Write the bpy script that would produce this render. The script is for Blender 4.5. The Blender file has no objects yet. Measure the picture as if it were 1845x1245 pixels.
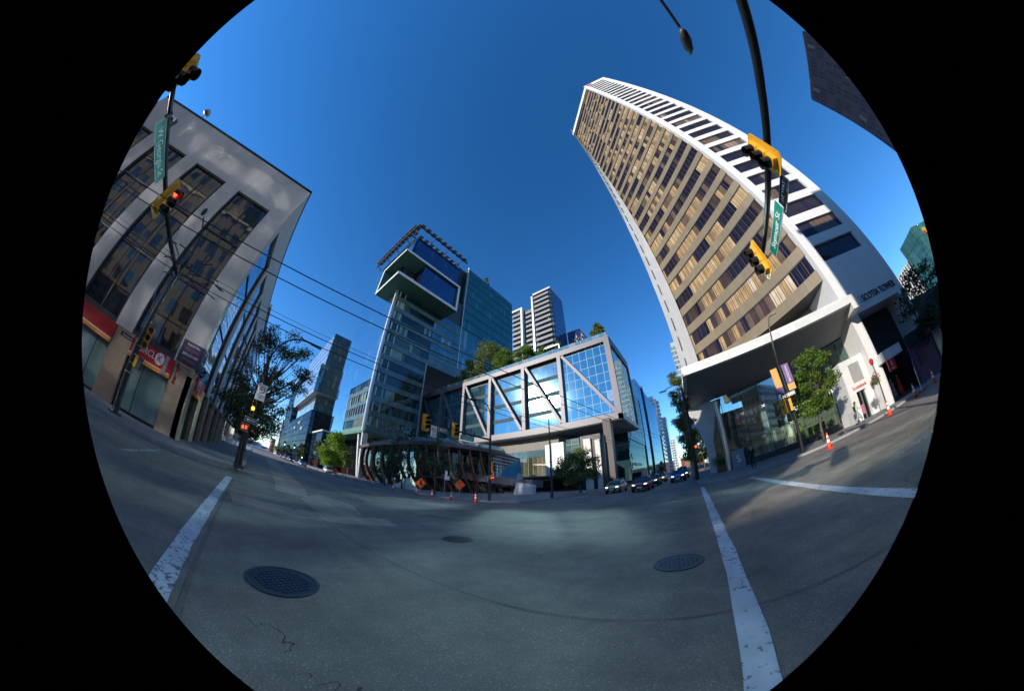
import bpy, math, random
from mathutils import Vector, Matrix, Euler
R = math.radians
rnd = random.Random(7)
SC = bpy.context.scene
COL = SC.collection
PI = math.pi

# ------------------------------------------------------------------ materials
def newmat(name):
    m = bpy.data.materials.new(name); m.use_nodes = True
    t = m.node_tree; b = t.nodes.get('Principled BSDF'); return m, t, t.nodes, t.links, b
def setc(b, col, rough, metal=0, spec=.5):
    b.inputs['Base Color'].default_value = (*col, 1); b.inputs['Roughness'].default_value = rough
    b.inputs['Metallic'].default_value = metal; b.inputs['Specular IOR Level'].default_value = spec
def math_(N, L, op, a, b=None, c=None):
    n = N.new('ShaderNodeMath'); n.operation = op
    for i, v in enumerate((a, b, c)):
        if v is None: continue
        if isinstance(v, (int, float)): n.inputs[i].default_value = v
        else: L.new(v, n.inputs[i])
    return n.outputs[0]
def vmath(N, L, op, a, b=None):
    n = N.new('ShaderNodeVectorMath'); n.operation = op
    for i, v in enumerate((a, b)):
        if v is None: continue
        if isinstance(v, (tuple, list)): n.inputs[i].default_value = v
        elif isinstance(v, (int, float)): n.inputs['Scale'].default_value = v
        else: L.new(v, n.inputs[i])
    return n.outputs[0]
def mixc(N, L, f, a, b, mode='MIX'):
    n = N.new('ShaderNodeMix'); n.data_type = 'RGBA'; n.blend_type = mode
    for s, v in ((n.inputs[0], f), (n.inputs[6], a), (n.inputs[7], b)):
        if isinstance(v, (int, float)): s.default_value = v
        elif isinstance(v, (tuple, list)): s.default_value = (*v[:3], 1)
        else: L.new(v, s)
    return n.outputs[2]
def noise(N, L, vec, scale, detail=4, rough=.55):
    n = N.new('ShaderNodeTexNoise'); n.inputs['Scale'].default_value = scale; n.inputs['Detail'].default_value = detail
    n.inputs['Roughness'].default_value = rough
    if vec is not None: L.new(vec, n.inputs['Vector'])
    return n
def ramp(N, L, fac, stops, const=False):
    n = N.new('ShaderNodeValToRGB'); e = n.color_ramp.elements
    if const: n.color_ramp.interpolation = 'CONSTANT'
    while len(e) < len(stops): e.new(.5)
    for k, (p, c) in enumerate(stops):
        e[k].position = p; e[k].color = (*((c, c, c) if isinstance(c, (int, float)) else c), 1)
    L.new(fac, n.inputs[0]); return n.outputs[0]
def M(name, col, rough=.6, metal=0, amt=.12, scale=1.5, bump=0, bscale=40, spec=.5, coat=0, emit=None, tile=None, stain=0):
    m, t, N, L, b = newmat(name); setc(b, col, rough, metal, spec)
    if coat: b.inputs['Coat Weight'].default_value = coat; b.inputs['Coat Roughness'].default_value = .06
    if emit: b.inputs['Emission Color'].default_value = (*emit[:3], 1); b.inputs['Emission Strength'].default_value = emit[3]
    tc = N.new('ShaderNodeTexCoord'); o = tc.outputs['Object']
    if amt:
        n1 = noise(N, L, o, scale, 6, .6); n2 = noise(N, L, o, scale * 11, 3)
        f = math_(N, L, 'ADD', math_(N, L, 'MULTIPLY', n1.outputs[0], .7), math_(N, L, 'MULTIPLY', n2.outputs[0], .3))
        g = ramp(N, L, f, [(.3, 1 - amt), (.7, 1 + amt)])
        c = mixc(N, L, 1, col, g, 'MULTIPLY')
        if stain:   # rain streaks down the wall
            mp = N.new('ShaderNodeMapping'); mp.inputs['Scale'].default_value = (1.3, 1.3, .06); L.new(o, mp.inputs[0])
            s = ramp(N, L, noise(N, L, mp.outputs[0], 1.6, 5, .7).outputs[0], [(.42, 1 - stain), (.62, 1)])
            c = mixc(N, L, 1, c, s, 'MULTIPLY')
        if tile:    # joints between panels: (width, height, joint, tone)
            uv = N.new('ShaderNodeUVMap').outputs[0]
            br = N.new('ShaderNodeTexBrick'); L.new(uv, br.inputs['Vector']); br.inputs['Scale'].default_value = 1
            br.inputs['Brick Width'].default_value = tile[0]; br.inputs['Row Height'].default_value = tile[1]
            br.inputs['Mortar Size'].default_value = tile[2]; br.offset = tile[4] if len(tile) > 4 else .5
            br.inputs['Color1'].default_value = (1, 1, 1, 1); br.inputs['Color2'].default_value = (.86, .86, .86, 1)
            br.inputs['Mortar'].default_value = (tile[3],) * 3 + (1,)
            c = mixc(N, L, 1, c, br.outputs[0], 'MULTIPLY')
        L.new(c, b.inputs['Base Color'])
    if bump:
        bn = N.new('ShaderNodeBump'); bn.inputs['Strength'].default_value = bump; bn.inputs['Distance'].default_value = .02
        L.new(noise(N, L, o, bscale, 4).outputs[0], bn.inputs['Height']); L.new(bn.outputs[0], b.inputs['Normal'])
    return m
def glass(name, pane, pal, refl=.3, tint=(.8, .9, 1), rough=.03, wob=.004, wobs=.5, pw=.006, line=.05, lcol=(.02, .02, .02), hline=None, transp=0, big=1, edge=1.0, mixw=.8):
    """Facade glazing: what stands behind each pane is picked per pane, over it lies a reflecting layer with slightly uneven panes."""
    m, t, N, L, b = newmat(name); out = N.get('Material Output')
    uv = N.new('ShaderNodeUVMap').outputs[0]
    sp = N.new('ShaderNodeSeparateXYZ'); L.new(uv, sp.inputs[0])
    u = math_(N, L, 'DIVIDE', sp.outputs[0], pane[0]); v = math_(N, L, 'DIVIDE', sp.outputs[1], pane[1])
    cb = N.new('ShaderNodeCombineXYZ'); L.new(math_(N, L, 'FLOOR', u), cb.inputs[0]); L.new(math_(N, L, 'FLOOR', v), cb.inputs[1])
    wn = N.new('ShaderNodeTexWhiteNoise'); L.new(cb.outputs[0], wn.inputs[0])
    bigc = N.new('ShaderNodeCombineXYZ'); L.new(math_(N, L, 'FLOOR', math_(N, L, 'DIVIDE', u, big)), bigc.inputs[0]); L.new(math_(N, L, 'FLOOR', v), bigc.inputs[1])
    wb = N.new('ShaderNodeTexWhiteNoise'); L.new(bigc.outputs[0], wb.inputs[0])
    pick = wn.outputs[0] if big == 1 else math_(N, L, 'ADD', math_(N, L, 'MULTIPLY', wb.outputs[0], mixw), math_(N, L, 'MULTIPLY', wn.outputs[0], 1 - mixw))
    c = ramp(N, L, pick, pal, True)
    n2 = noise(N, L, uv, .9, 4); c = mixc(N, L, 1, c, ramp(N, L, n2.outputs[0], [(.3, .75), (.7, 1.2)]), 'MULTIPLY')
    fu = math_(N, L, 'FRACT', u); fv = math_(N, L, 'FRACT', v)
    mk = math_(N, L, 'LESS_THAN', fu, line / pane[0])
    if hline is not None: mk = math_(N, L, 'MAXIMUM', mk, math_(N, L, 'LESS_THAN', fv, hline / pane[1]))
    c = mixc(N, L, mk, c, lcol)
    geo = N.new('ShaderNodeNewGeometry').outputs['Normal']
    d1 = vmath(N, L, 'SCALE', vmath(N, L, 'SUBTRACT', wn.outputs[1], (.5, .5, .5)), pw)
    d2 = vmath(N, L, 'SCALE', vmath(N, L, 'SUBTRACT', noise(N, L, uv, wobs, 2).outputs[1], (.5, .5, .5)), wob)
    nn = vmath(N, L, 'NORMALIZE', vmath(N, L, 'ADD', vmath(N, L, 'ADD', geo, d1), d2))
    df = N.new('ShaderNodeBsdfDiffuse'); L.new(c, df.inputs[0])
    gl = N.new('ShaderNodeBsdfGlossy'); gl.inputs[0].default_value = (*tint, 1); gl.inputs['Roughness'].default_value = rough; L.new(nn, gl.inputs['Normal'])
    fr = N.new('ShaderNodeFresnel'); fr.inputs[0].default_value = 1.45
    fac = math_(N, L, 'ADD', math_(N, L, 'MULTIPLY', fr.outputs[0], (1 - refl) * edge), refl)
    fac = math_(N, L, 'MULTIPLY', fac, math_(N, L, 'SUBTRACT', 1, math_(N, L, 'MULTIPLY', mk, .85)))
    base = df.outputs[0]
    if transp:
        tr = N.new('ShaderNodeBsdfTransparent'); tr.inputs[0].default_value = (.8, .9, .88, 1)
        mx = N.new('ShaderNodeMixShader'); L.new(math_(N, L, 'MULTIPLY', math_(N, L, 'SUBTRACT', 1, mk), transp), mx.inputs[0]); L.new(base, mx.inputs[1]); L.new(tr.outputs[0], mx.inputs[2]); base = mx.outputs[0]
    ms = N.new('ShaderNodeMixShader'); L.new(fac, ms.inputs[0]); L.new(base, ms.inputs[1]); L.new(gl.outputs[0], ms.inputs[2])
    L.new(ms.outputs[0], out.inputs['Surface']); return m
def asphalt(name, base, warm=(1, 1, 1)):
    m, t, N, L, b = newmat(name); setc(b, (base,) * 3, .82, 0, .35)
    o = N.new('ShaderNodeTexCoord').outputs['Object']
    big = noise(N, L, o, .13, 5, .6).outputs[0]; mid = noise(N, L, o, 1.7, 6, .65).outputs[0]; fine = noise(N, L, o, 75, 3, .7).outputs[0]
    vo = N.new('ShaderNodeTexVoronoi'); vo.inputs['Scale'].default_value = 70; L.new(o, vo.inputs['Vector'])
    stone = ramp(N, L, vo.outputs['Color'], [(.62, .85), (.8, 1.1), (.95, 1.7)])
    c = mixc(N, L, 1, tuple(base * w for w in warm), ramp(N, L, big, [(.35, .78), (.65, 1.2)]), 'MULTIPLY')
    c = mixc(N, L, 1, c, ramp(N, L, mid, [(.3, .8), (.7, 1.2)]), 'MULTIPLY')
    c = mixc(N, L, 1, c, ramp(N, L, fine, [(.35, .7), (.65, 1.3)]), 'MULTIPLY')
    c = mixc(N, L, .8, c, stone, 'MULTIPLY')
    # cracks: thin wandering lines, only in some places
    wv = vmath(N, L, 'ADD', o, vmath(N, L, 'SCALE', noise(N, L, o, .9, 4, .7).outputs[1], 1.6))
    cr = N.new('ShaderNodeTexVoronoi'); cr.feature = 'DISTANCE_TO_EDGE'; cr.inputs['Scale'].default_value = .23; L.new(wv, cr.inputs['Vector'])
    k = math_(N, L, 'LESS_THAN', cr.outputs['Distance'], .0018)
    k = math_(N, L, 'MULTIPLY', k, math_(N, L, 'GREATER_THAN', noise(N, L, o, .21, 2).outputs[0], .52))
    c = mixc(N, L, math_(N, L, 'MULTIPLY', k, .75), c, (.012, .012, .012))
    # oil and tyre stains
    st = ramp(N, L, noise(N, L, o, .5, 3, .5).outputs[0], [(.28, .72), (.4, 1)])
    c = mixc(N, L, 1, c, st, 'MULTIPLY')
    for sc_ in ((.04, .55, 1), (.55, .04, 1)):   # tyre polished tracks along both roads
        mp = N.new('ShaderNodeMapping'); mp.inputs['Scale'].default_value = sc_; L.new(o, mp.inputs[0])
        c = mixc(N, L, 1, c, ramp(N, L, noise(N, L, mp.outputs[0], 1, 4, .6).outputs[0], [(.36, .84), (.62, 1.1)]), 'MULTIPLY')
    L.new(c, b.inputs['Base Color'])
    bn = N.new('ShaderNodeBump'); bn.inputs['Strength'].default_value = .6; bn.inputs['Distance'].default_value = .006
    L.new(math_(N, L, 'ADD', fine, vo.outputs['Distance']), bn.inputs['Height']); L.new(bn.outputs[0], b.inputs['Normal'])
    return m
def paint(name, col, wear=.44):
    m, t, N, L, b = newmat(name); setc(b, col, .7, 0, .3)
    o = N.new('ShaderNodeTexCoord').outputs['Object']
    w = noise(N, L, o, 9, 8, .75).outputs[0]
    wv = vmath(N, L, 'ADD', o, vmath(N, L, 'SCALE', noise(N, L, o, 3, 4, .7).outputs[1], .25))
    cr = N.new('ShaderNodeTexVoronoi'); cr.feature = 'DISTANCE_TO_EDGE'; cr.inputs['Scale'].default_value = 2.0; L.new(wv, cr.inputs['Vector'])
    kc = math_(N, L, 'MULTIPLY', math_(N, L, 'LESS_THAN', cr.outputs['Distance'], .009), math_(N, L, 'GREATER_THAN', noise(N, L, o, .8, 2).outputs[0], .5))
    w2 = math_(N, L, 'ADD', math_(N, L, 'MULTIPLY', w, .75), math_(N, L, 'MULTIPLY', noise(N, L, o, .45, 2).outputs[0], .25))
    k = math_(N, L, 'MAXIMUM', kc, math_(N, L, 'LESS_THAN', w2, wear))
    c = mixc(N, L, 1, col, ramp(N, L, noise(N, L, o, 1.1, 5).outputs[0], [(.3, .72), (.65, 1.08)]), 'MULTIPLY')
    L.new(mixc(N, L, math_(N, L, 'MULTIPLY', k, .8), c, (.06, .06, .06)), b.inputs['Base Color']); return m
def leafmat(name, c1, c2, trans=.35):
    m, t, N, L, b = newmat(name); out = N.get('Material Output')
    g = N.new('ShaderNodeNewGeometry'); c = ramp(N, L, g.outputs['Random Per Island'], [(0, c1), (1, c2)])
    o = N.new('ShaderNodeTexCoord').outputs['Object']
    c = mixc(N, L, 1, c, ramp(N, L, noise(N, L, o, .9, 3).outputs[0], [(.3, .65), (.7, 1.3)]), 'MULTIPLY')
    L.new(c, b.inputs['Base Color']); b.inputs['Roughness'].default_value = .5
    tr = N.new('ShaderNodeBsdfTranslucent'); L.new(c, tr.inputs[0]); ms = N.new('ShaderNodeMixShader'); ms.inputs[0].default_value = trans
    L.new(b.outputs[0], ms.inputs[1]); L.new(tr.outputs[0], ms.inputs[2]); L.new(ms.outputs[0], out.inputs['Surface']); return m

# ------------------------------------------------------------------ mesh builder
def V(*a): return Vector(a)
class MB:
    def __init__(s): s.v = []; s.f = []; s.m = []
    def add(s, vs, fs, m=0):
        n = len(s.v); s.v += [tuple(p) for p in vs]; s.f += [tuple(i + n for i in f) for f in fs]; s.m += [m] * len(fs); return s
    def box(s, x0, y0, z0, x1, y1, z1, m=0):
        return s.add([(x0, y0, z0), (x1, y0, z0), (x1, y1, z0), (x0, y1, z0), (x0, y0, z1), (x1, y0, z1), (x1, y1, z1), (x0, y1, z1)],
                     [(0, 3, 2, 1), (4, 5, 6, 7), (0, 1, 5, 4), (1, 2, 6, 5), (2, 3, 7, 6), (3, 0, 4, 7)], m)
    def quad(s, a, b, c, d, m=0): return s.add([a, b, c, d], [(0, 1, 2, 3)], m)
    def prism(s, poly, z0, z1, m=0):
        n = len(poly); vs = [(x, y, z0) for x, y in poly] + [(x, y, z1) for x, y in poly]
        return s.add(vs, [tuple(range(n))[::-1], tuple(range(n, 2 * n))] + [(i, (i + 1) % n, n + (i + 1) % n, n + i) for i in range(n)], m)
    def slab(s, pts, th, m=0):           # a planar polygon in space given thickness th along its normal
        P = [Vector(p) for p in pts]; nr = (P[1] - P[0]).cross(P[2] - P[0]).normalized() * th
        n = len(P); vs = P + [p + nr for p in P]
        return s.add(vs, [tuple(range(n))[::-1], tuple(range(n, 2 * n))] + [(i, (i + 1) % n, n + (i + 1) % n, n + i) for i in range(n)], m)
    def bar(s, p, q, w, h, m=0, up=(0, 0, 1)):   # rectangular bar from p to q
        p = Vector(p); q = Vector(q); d = (q - p).normalized(); a = d.cross(Vector(up))
        if a.length < 1e-4: a = Vector((1, 0, 0))
        a.normalize(); b = a.cross(d).normalized(); a *= w / 2; b *= h / 2
        vs = [p - a - b, p + a - b, p + a + b, p - a + b, q - a - b, q + a - b, q + a + b, q - a + b]
        return s.add(vs, [(0, 1, 2, 3), (7, 6, 5, 4), (0, 4, 5, 1), (1, 5, 6, 2), (2, 6, 7, 3), (3, 7, 4, 0)], m)
    def tube(s, pts, r, n=8, m=0, cap=True):
        P = [Vector(p) for p in pts]; rs = r if isinstance(r, (list, tuple)) else [r] * len(P)
        vs = []; k = len(P); ref = None
        for i, p in enumerate(P):
            d = (P[min(i + 1, k - 1)] - P[max(i - 1, 0)]).normalized()
            if ref is None: ref = d.cross(Vector((0, 0, 1))) if abs(d.z) < .95 else d.cross(Vector((1, 0, 0)))
            a = (ref - d * ref.dot(d)).normalized(); ref = a; b = d.cross(a)
            vs += [p + (a * math.cos(2 * PI * j / n) + b * math.sin(2 * PI * j / n)) * rs[i] for j in range(n)]
        fs = [(i * n + j, i * n + (j + 1) % n, (i + 1) * n + (j + 1) % n, (i + 1) * n + j) for i in range(k - 1) for j in range(n)]
        if cap: fs += [tuple(range(n))[::-1], tuple(range((k - 1) * n, k * n))]
        return s.add(vs, fs, m)
    def cyl(s, p, q, r0, r1=None, n=12, m=0): return s.tube([p, q], [r0, r0 if r1 is None else r1], n, m)
    def lathe(s, prof, c=(0, 0, 0), n=16, m=0):
        vs = [(c[0] + r * math.cos(2 * PI * j / n), c[1] + r * math.sin(2 * PI * j / n), c[2] + z) for r, z in prof for j in range(n)]
        fs = [(i * n + j, i * n + (j + 1) % n, (i + 1) * n + (j + 1) % n, (i + 1) * n + j) for i in range(len(prof) - 1) for j in range(n)]
        fs += [tuple(range(n))[::-1], tuple(range((len(prof) - 1) * n, len(prof) * n))]
        return s.add(vs, fs, m)
    def ball(s, c, r, n=10, k=7, m=0, sc=(1, 1, 1)):
        prof = [(max(.001, math.sin(PI * i / k)), -math.cos(PI * i / k)) for i in range(k + 1)]
        vs = [(c[0] + r * sc[0] * a * math.cos(2 * PI * j / n), c[1] + r * sc[1] * a * math.sin(2 * PI * j / n), c[2] + r * sc[2] * z) for a, z in prof for j in range(n)]
        return s.add(vs, [(i * n + j, i * n + (j + 1) % n, (i + 1) * n + (j + 1) % n, (i + 1) * n + j) for i in range(k) for j in range(n)], m)
    def build(s, name, mats, parent=None, smooth=False, bevel=0):
        off = ORG.get(parent.name, (0, 0, 0)) if parent else (0, 0, 0)
        me = bpy.data.meshes.new(name)
        me.from_pydata([(x - off[0], y - off[1], z - off[2]) for x, y, z in s.v], [], s.f)
        for m in (mats if isinstance(mats, (list, tuple)) else [mats]): me.materials.append(m)
        me.polygons.foreach_set('material_index', s.m)
        if smooth: me.polygons.foreach_set('use_smooth', [True] * len(s.f))
        uv = me.uv_layers.new(name='UVMap').data
        for p in me.polygons:
            nx, ny, nz = p.normal
            h = math.hypot(nx, ny)
            for li in p.loop_indices:
                x, y, z = s.v[me.loops[li].vertex_index]
                uv[li].uv = ((-ny * x + nx * y) / h, z) if h > .5 else (x, y)
        o = bpy.data.objects.new(name, me); COL.objects.link(o)
        if parent: o.parent = parent; ORG[o.name] = off
        if bevel:
            md = o.modifiers.new('bevel', 'BEVEL'); md.width = bevel; md.segments = 2; md.limit_method = 'ANGLE'
        return o
ORG = {}
def tag(o, label, cat, group=None):
    o['label'] = label; o['category'] = cat
    if group: o['group'] = group
    return o
def T(name, label, cat, loc=(0, 0, 0), group=None):
    o = bpy.data.objects.new(name, None); COL.objects.link(o); o.location = loc; ORG[o.name] = tuple(loc)
    o.empty_display_size = .3; return tag(o, label, cat, group)
def ST(o, kind='structure'): o['kind'] = kind; return o
def one(name, mb, mats, label, cat, group=None, **k): return tag(mb.build(name, mats, None, **k), label, cat, group)
def dup(root, loc, rz, label, group=None):
    def cp(o, par):
        c = o.copy(); COL.objects.link(c)
        if par: c.parent = par
        for ch in list(o.children): cp(ch, c)
        return c
    r = cp(root, None); r.location = loc; r.rotation_euler = (0, 0, rz); r['label'] = label
    if group: r['group'] = group
    return r
def text(body, parent, pos, right, up, size, mat, name='lettering', ext=.008, align='CENTER', sx=1):
    """Raised letters standing at pos, reading along right, upright along up."""
    off = ORG.get(parent.name, (0, 0, 0)) if parent else (0, 0, 0)
    cu = bpy.data.curves.new(name, 'FONT'); cu.body = body; cu.size = size; cu.extrude = ext; cu.align_x = align; cu.align_y = 'CENTER'; cu.resolution_u = 3
    fo = bpy.data.objects.new(name, cu); me = bpy.data.meshes.new_from_object(fo); bpy.data.objects.remove(fo)
    me.materials.clear(); me.materials.append(mat); o = bpy.data.objects.new(name, me); COL.objects.link(o)
    r = Vector(right).normalized(); u = Vector(up).normalized(); n = r.cross(u)
    mt = Matrix((r * sx, u, n)).transposed().to_4x4(); mt.translation = Vector(pos) - Vector(off)
    if parent: o.parent = parent
    o.matrix_local = mt; return o

# palette
m_asph = asphalt('asphalt_road', .21, (1.14, 1, .82)); m_asph2 = asphalt('asphalt_patch', .33, (1.22, 1, .76)); m_asph3 = asphalt('asphalt_patch_dark', .16, (1.16, 1, .8))
m_paint = paint('road_paint', (.62, .64, .66)); m_paint2 = paint('road_paint_worn', (.45, .46, .46), .5); m_yel = paint('road_paint_yellow', (.5, .36, .1), .55)
m_walk = M('sidewalk_concrete', (.24, .235, .225), .85, amt=.2, scale=.8, bump=.2, tile=(1.5, 1.5, .015, .55, 0))
m_kerb = M('kerb_concrete', (.3, .29, .27), .85, amt=.25, scale=2)
m_stucco = M('grey_render', (.68, .63, .56), .9, amt=.11, scale=.5, bump=.5, bscale=14, stain=.07)
m_tan = M('tan_stone', (.4, .29, .19), .7, amt=.12, scale=1, tile=(1.0, .62, .012, .6))
m_cream = M('cream_stone', (.5, .43, .29), .8, amt=.12, scale=1.2)
m_white = M('white_concrete', (.66, .65, .63), .7, amt=.05, scale=.3, stain=.05)
m_whitep = M('white_panel', (.68, .68, .66), .45, amt=.04, tile=(1.6, 1.2, .012, .75, 0))
m_brown = M('bronze_spandrel', (.195, .152, .09), .5, amt=.12, scale=.25, tile=(3.05, 40, .02, .6, 0), stain=.1)
m_soffit = M('grey_soffit', (.26, .26, .265), .6, amt=.06, tile=(2.2, 30, .02, .6, 0))
m_soffitL = M('light_grey_wall', (.46, .455, .44), .6, amt=.06)
m_black = M('black_metal', (.018, .018, .02), .4, .2, amt=.2)
m_dark = M('dark_grey_metal', (.05, .052, .055), .5, .3, amt=.2)
m_steel = M('grey_steel', (.42, .42, .43), .4, .5, amt=.12)
m_truss = M('truss_panel', (.135, .122, .135), .45, .1, amt=.07, scale=.2)
m_alu = M('aluminium', (.6, .61, .62), .3, .8, amt=.08)
m_sigy = M('signal_yellow', (.72, .36, .02), .45, amt=.12, scale=3)
m_lens0 = M('dark_lens', (.012, .012, .012), .2, amt=0)
m_lg = M('green_lens', (.0, .10, .06), .2, amt=0); m_lr = M('red_lens', (.16, .004, .004), .2, amt=0)
m_lit_r = M('lit_red_lamp', (.4, .02, .01), .3, amt=0, emit=(1, .06, .02, 2.2)); m_lit_y = M('lit_amber_lamp', (.8, .4, .02), .3, amt=0, emit=(1, .5, .03, 4)); m_lit_g = M('lit_green_lamp', (.1, .8, .5), .3, amt=0, emit=(.25, 1, .7, 5))
m_lit_w = M('lit_headlight', (.9, .9, .85), .2, amt=0, emit=(1, .95, .85, 2.5))
m_green = M('street_sign_green', (.0, .24, .17), .35, amt=.06); m_signw = M('sign_white', (.78, .8, .8), .4, amt=.03); m_signb = M('sign_black', (.015, .016, .018), .4, amt=.05)
m_signgrey = M('sign_back_aluminium', (.5, .54, .52), .45, .4, amt=.08)
m_red = M('fascia_red', (.5, .012, .014), .35, amt=.06); m_orange = M('fascia_orange', (.72, .24, .02), .4, amt=.06); m_navy = M('navy_board', (.03, .035, .09), .5, amt=.08)
m_ltxt = M('lettering_white', (.85, .85, .86), .5, amt=0); m_otxt = M('lettering_orange', (.6, .13, .05), .5, amt=0); m_ktxt = M('lettering_black', (.012, .012, .014), .5, amt=0); m_rtxt = M('lettering_red', (.5, .01, .012), .5, amt=0)
m_cone = M('cone_orange', (.78, .07, .015), .5, amt=.08); m_refl = M('cone_white_band', (.85, .85, .85), .35, amt=.04); m_dia = M('orange_sign_face', (.95, .14, .02), .45, amt=.05)
m_bark = M('bark', (.1, .075, .055), .9, amt=.3, scale=6, bump=.6, bscale=25); m_barkp = M('pale_bark', (.33, .3, .26), .9, amt=.3, scale=6)
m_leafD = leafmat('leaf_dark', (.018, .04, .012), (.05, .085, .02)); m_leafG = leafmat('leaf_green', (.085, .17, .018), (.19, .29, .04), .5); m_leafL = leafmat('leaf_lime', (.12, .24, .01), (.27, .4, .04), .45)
m_leafO = leafmat('leaf_olive', (.08, .12, .025), (.2, .25, .06), .4); m_leafB = leafmat('leaf_far', (.05, .085, .06), (.09, .14, .1))
m_skin = M('skin', (.42, .25, .18), .55, amt=.04); m_hair = M('dark_hair', (.02, .014, .01), .6, amt=.1)
m_cblack = M('black_cloth', (.016, .016, .02), .9, amt=.15, scale=9); m_cmint = M('pale_green_cloth', (.42, .5, .4), .9, amt=.1, scale=8); m_cgrey = M('grey_cloth', (.3, .31, .3), .9, amt=.1, scale=8)
m_chivis = M('hi_vis_cloth', (.55, .75, .06), .8, amt=.06); m_cnavy = M('navy_cloth', (.03, .04, .08), .9, amt=.1); m_shoe = M('shoe', (.03, .03, .03), .6, amt=.1)
m_rubber = M('tyre_rubber', (.015, .015, .015), .8, amt=.2)
m_wood = M('timber_rib', (.17, .055, .025), .5, amt=.2, scale=2)
m_gsoff = M('green_soffit', (.06, .17, .115), .5, amt=.08, tile=(3, 40, .02, .6, 0))
m_mull = M('mullion_grey', (.42, .43, .42), .45, .3, amt=.08)
m_fin = M('pale_green_fin', (.4, .46, .37), .55, amt=.1)
m_tspan = glass('teal_spandrel', (1.5, 4.2), [(0, (.085, .14, .145)), (.5, (.105, .165, .165))], .05, (.5, .75, .85), .06, line=.04, lcol=(.03, .04, .045), edge=.35)

# ------------------------------------------------------------------ ground
g = ST(MB().box(-2600, -2600, -1, 2600, 2600, 0).build('road_asphalt', m_asph))
def corner(px, py, sx, sy, r=4.5, ext=900):   # sidewalk block with a rounded corner
    pts = [(px + sx * ext, py)] + [(px + sx * r - sx * r * math.sin(a), py + sy * r - sy * r * math.cos(a)) for a in [PI / 2 * k / 8 for k in range(9)]] + [(px, py + sy * ext), (px + sx * ext, py + sy * ext)]
    if sx * sy < 0: pts = pts[::-1]
    return pts
def inset(poly_args, d):
    px, py, sx, sy = poly_args; return corner(px + sx * d, py + sy * d, sx, sy, 4.5 - d, 900 - d)
for nm, a in (('sidewalk_shop_corner', (-14.45, -.35, -1, -1)), ('sidewalk_glass_tower_corner', (-14.45, 19.55, -1, 1)), ('sidewalk_bank_corner', (.35, 19.55, 1, 1)), ('sidewalk_near_corner', (1.2, -3.2, 1, -1))):
    ST(MB().prism(corner(*a), 0, .14).build(nm.replace('sidewalk', 'kerb'), m_kerb))
    ST(MB().prism(inset(a, .16), .1, .146).build(nm, m_walk))
def strip(name, pts, m, z=.004):
    return ST(MB().add([(x, y, z) for x, y in pts], [tuple(range(len(pts)))]).build(name, m))
def lineq(x0, y0, x1, y1, w):
    d = Vector((x1 - x0, y1 - y0)).normalized(); n = Vector((-d.y, d.x)) * w / 2
    return [(x0 - n.x, y0 - n.y), (x1 - n.x, y1 - n.y), (x1 + n.x, y1 + n.y), (x0 + n.x, y0 + n.y)]
def ragged(x0, y0, x1, y1, w, seed=1):   # a worn thick line with uneven edges
    q = random.Random(seed); n = 40; d = Vector((x1 - x0, y1 - y0)); p = Vector((-d.y, d.x)).normalized(); mb = MB(); vs = []
    for i in range(n + 1):
        c = Vector((x0, y0)) + d * i / n
        a = c + p * (w / 2 + q.uniform(-.012, .012)); b = c - p * (w / 2 + q.uniform(-.012, .012)); vs += [(a.x, a.y, .008), (b.x, b.y, .008)]
    mb.add(vs, [(2 * i, 2 * i + 1, 2 * i + 3, 2 * i + 2) for i in range(n)]); return mb
ST(ragged(-13.2, -.80, -.4, -.86, .27, 1).build('crosswalk_line', m_paint))
ST(ragged(.47, -1.2, .57, 19.4, .25, 2).build('crosswalk_line', m_paint))
ST(ragged(3.52, -2.6, 3.5, 17.6, .3, 3).build('stop_line', m_paint))
ST(ragged(-13.4, -3.9, -9, -3.95, .16, 9).build('crosswalk_line', m_paint2))
for x, y0, y1, w in ((-13.7, .1, 19.2, .13), (-16.75, .3, 18.9, .13), (-17.6, .5, 16.5, .22)):
    ST(ragged(x, y0, x - .1, y1, w, int(-x)).build('crosswalk_line', m_paint2))
ST(ragged(-13.9, 21.9, .1, 22.1, .13, 11).build('crosswalk_line', m_paint2)); ST(ragged(-13.9, 24.6, .1, 24.8, .2, 12).build('stop_line', m_paint2))
def dashes(name, horizontal, c, a0, a1, on, off, w, m):
    mb = MB(); a = a0
    while a < a1:
        q = lineq(a, c, a + on, c, w) if horizontal else lineq(c, a, c, a + on, w)
        mb.add([(x, y, .007) for x, y in q], [(0, 1, 2, 3)]); a += on + off
    return ST(mb.build(name, m))
for y in (6.3, 12.9, 16.0): dashes('lane_dashes', True, y, -190, -20, 3, 5, .13, m_paint2); dashes('lane_dashes', True, y + .4, 5.5, 120, 3, 5, .13, m_paint2)
for y in (9.45, 9.75): strip('centre_line', lineq(-190, y, -18.6, y, .11), m_yel, .007); strip('centre_line', lineq(4.6, y - 1.2, 120, y - 1.2, .11), m_yel, .007)
for x in (-10.9, -7.2, -3.5): dashes('lane_dashes', False, x, 26, 190, 3, 5, .12, m_paint2)
strip('trench_patch', [(-9.5, -.5), (-8.1, -.3), (-8.1, 4.7), (-9.5, 5.0)], m_asph2, .0035); strip('trench_patch', [(-15.6, 3.9), (-12.3, 2.3), (-9.6, 2.4), (-9.5, 4.1), (-12.8, 4.9)], m_asph2, .0035)
strip('trench_patch', [(-60, 3.2), (-17, 1.6), (-13.2, 1.3), (-13.2, 2.8), (-17, 3.4), (-60, 5)], m_asph2, .0035)
strip('trench_patch', [(-12, 6.5), (-3, 11), (-3.4, 11.8), (-12.2, 7.3)], m_asph3, .0035); strip('trench_patch', [(5, 4.2), (20, 5.5), (20, 6.6), (5, 5.1)], m_asph3, .0035)
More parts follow.
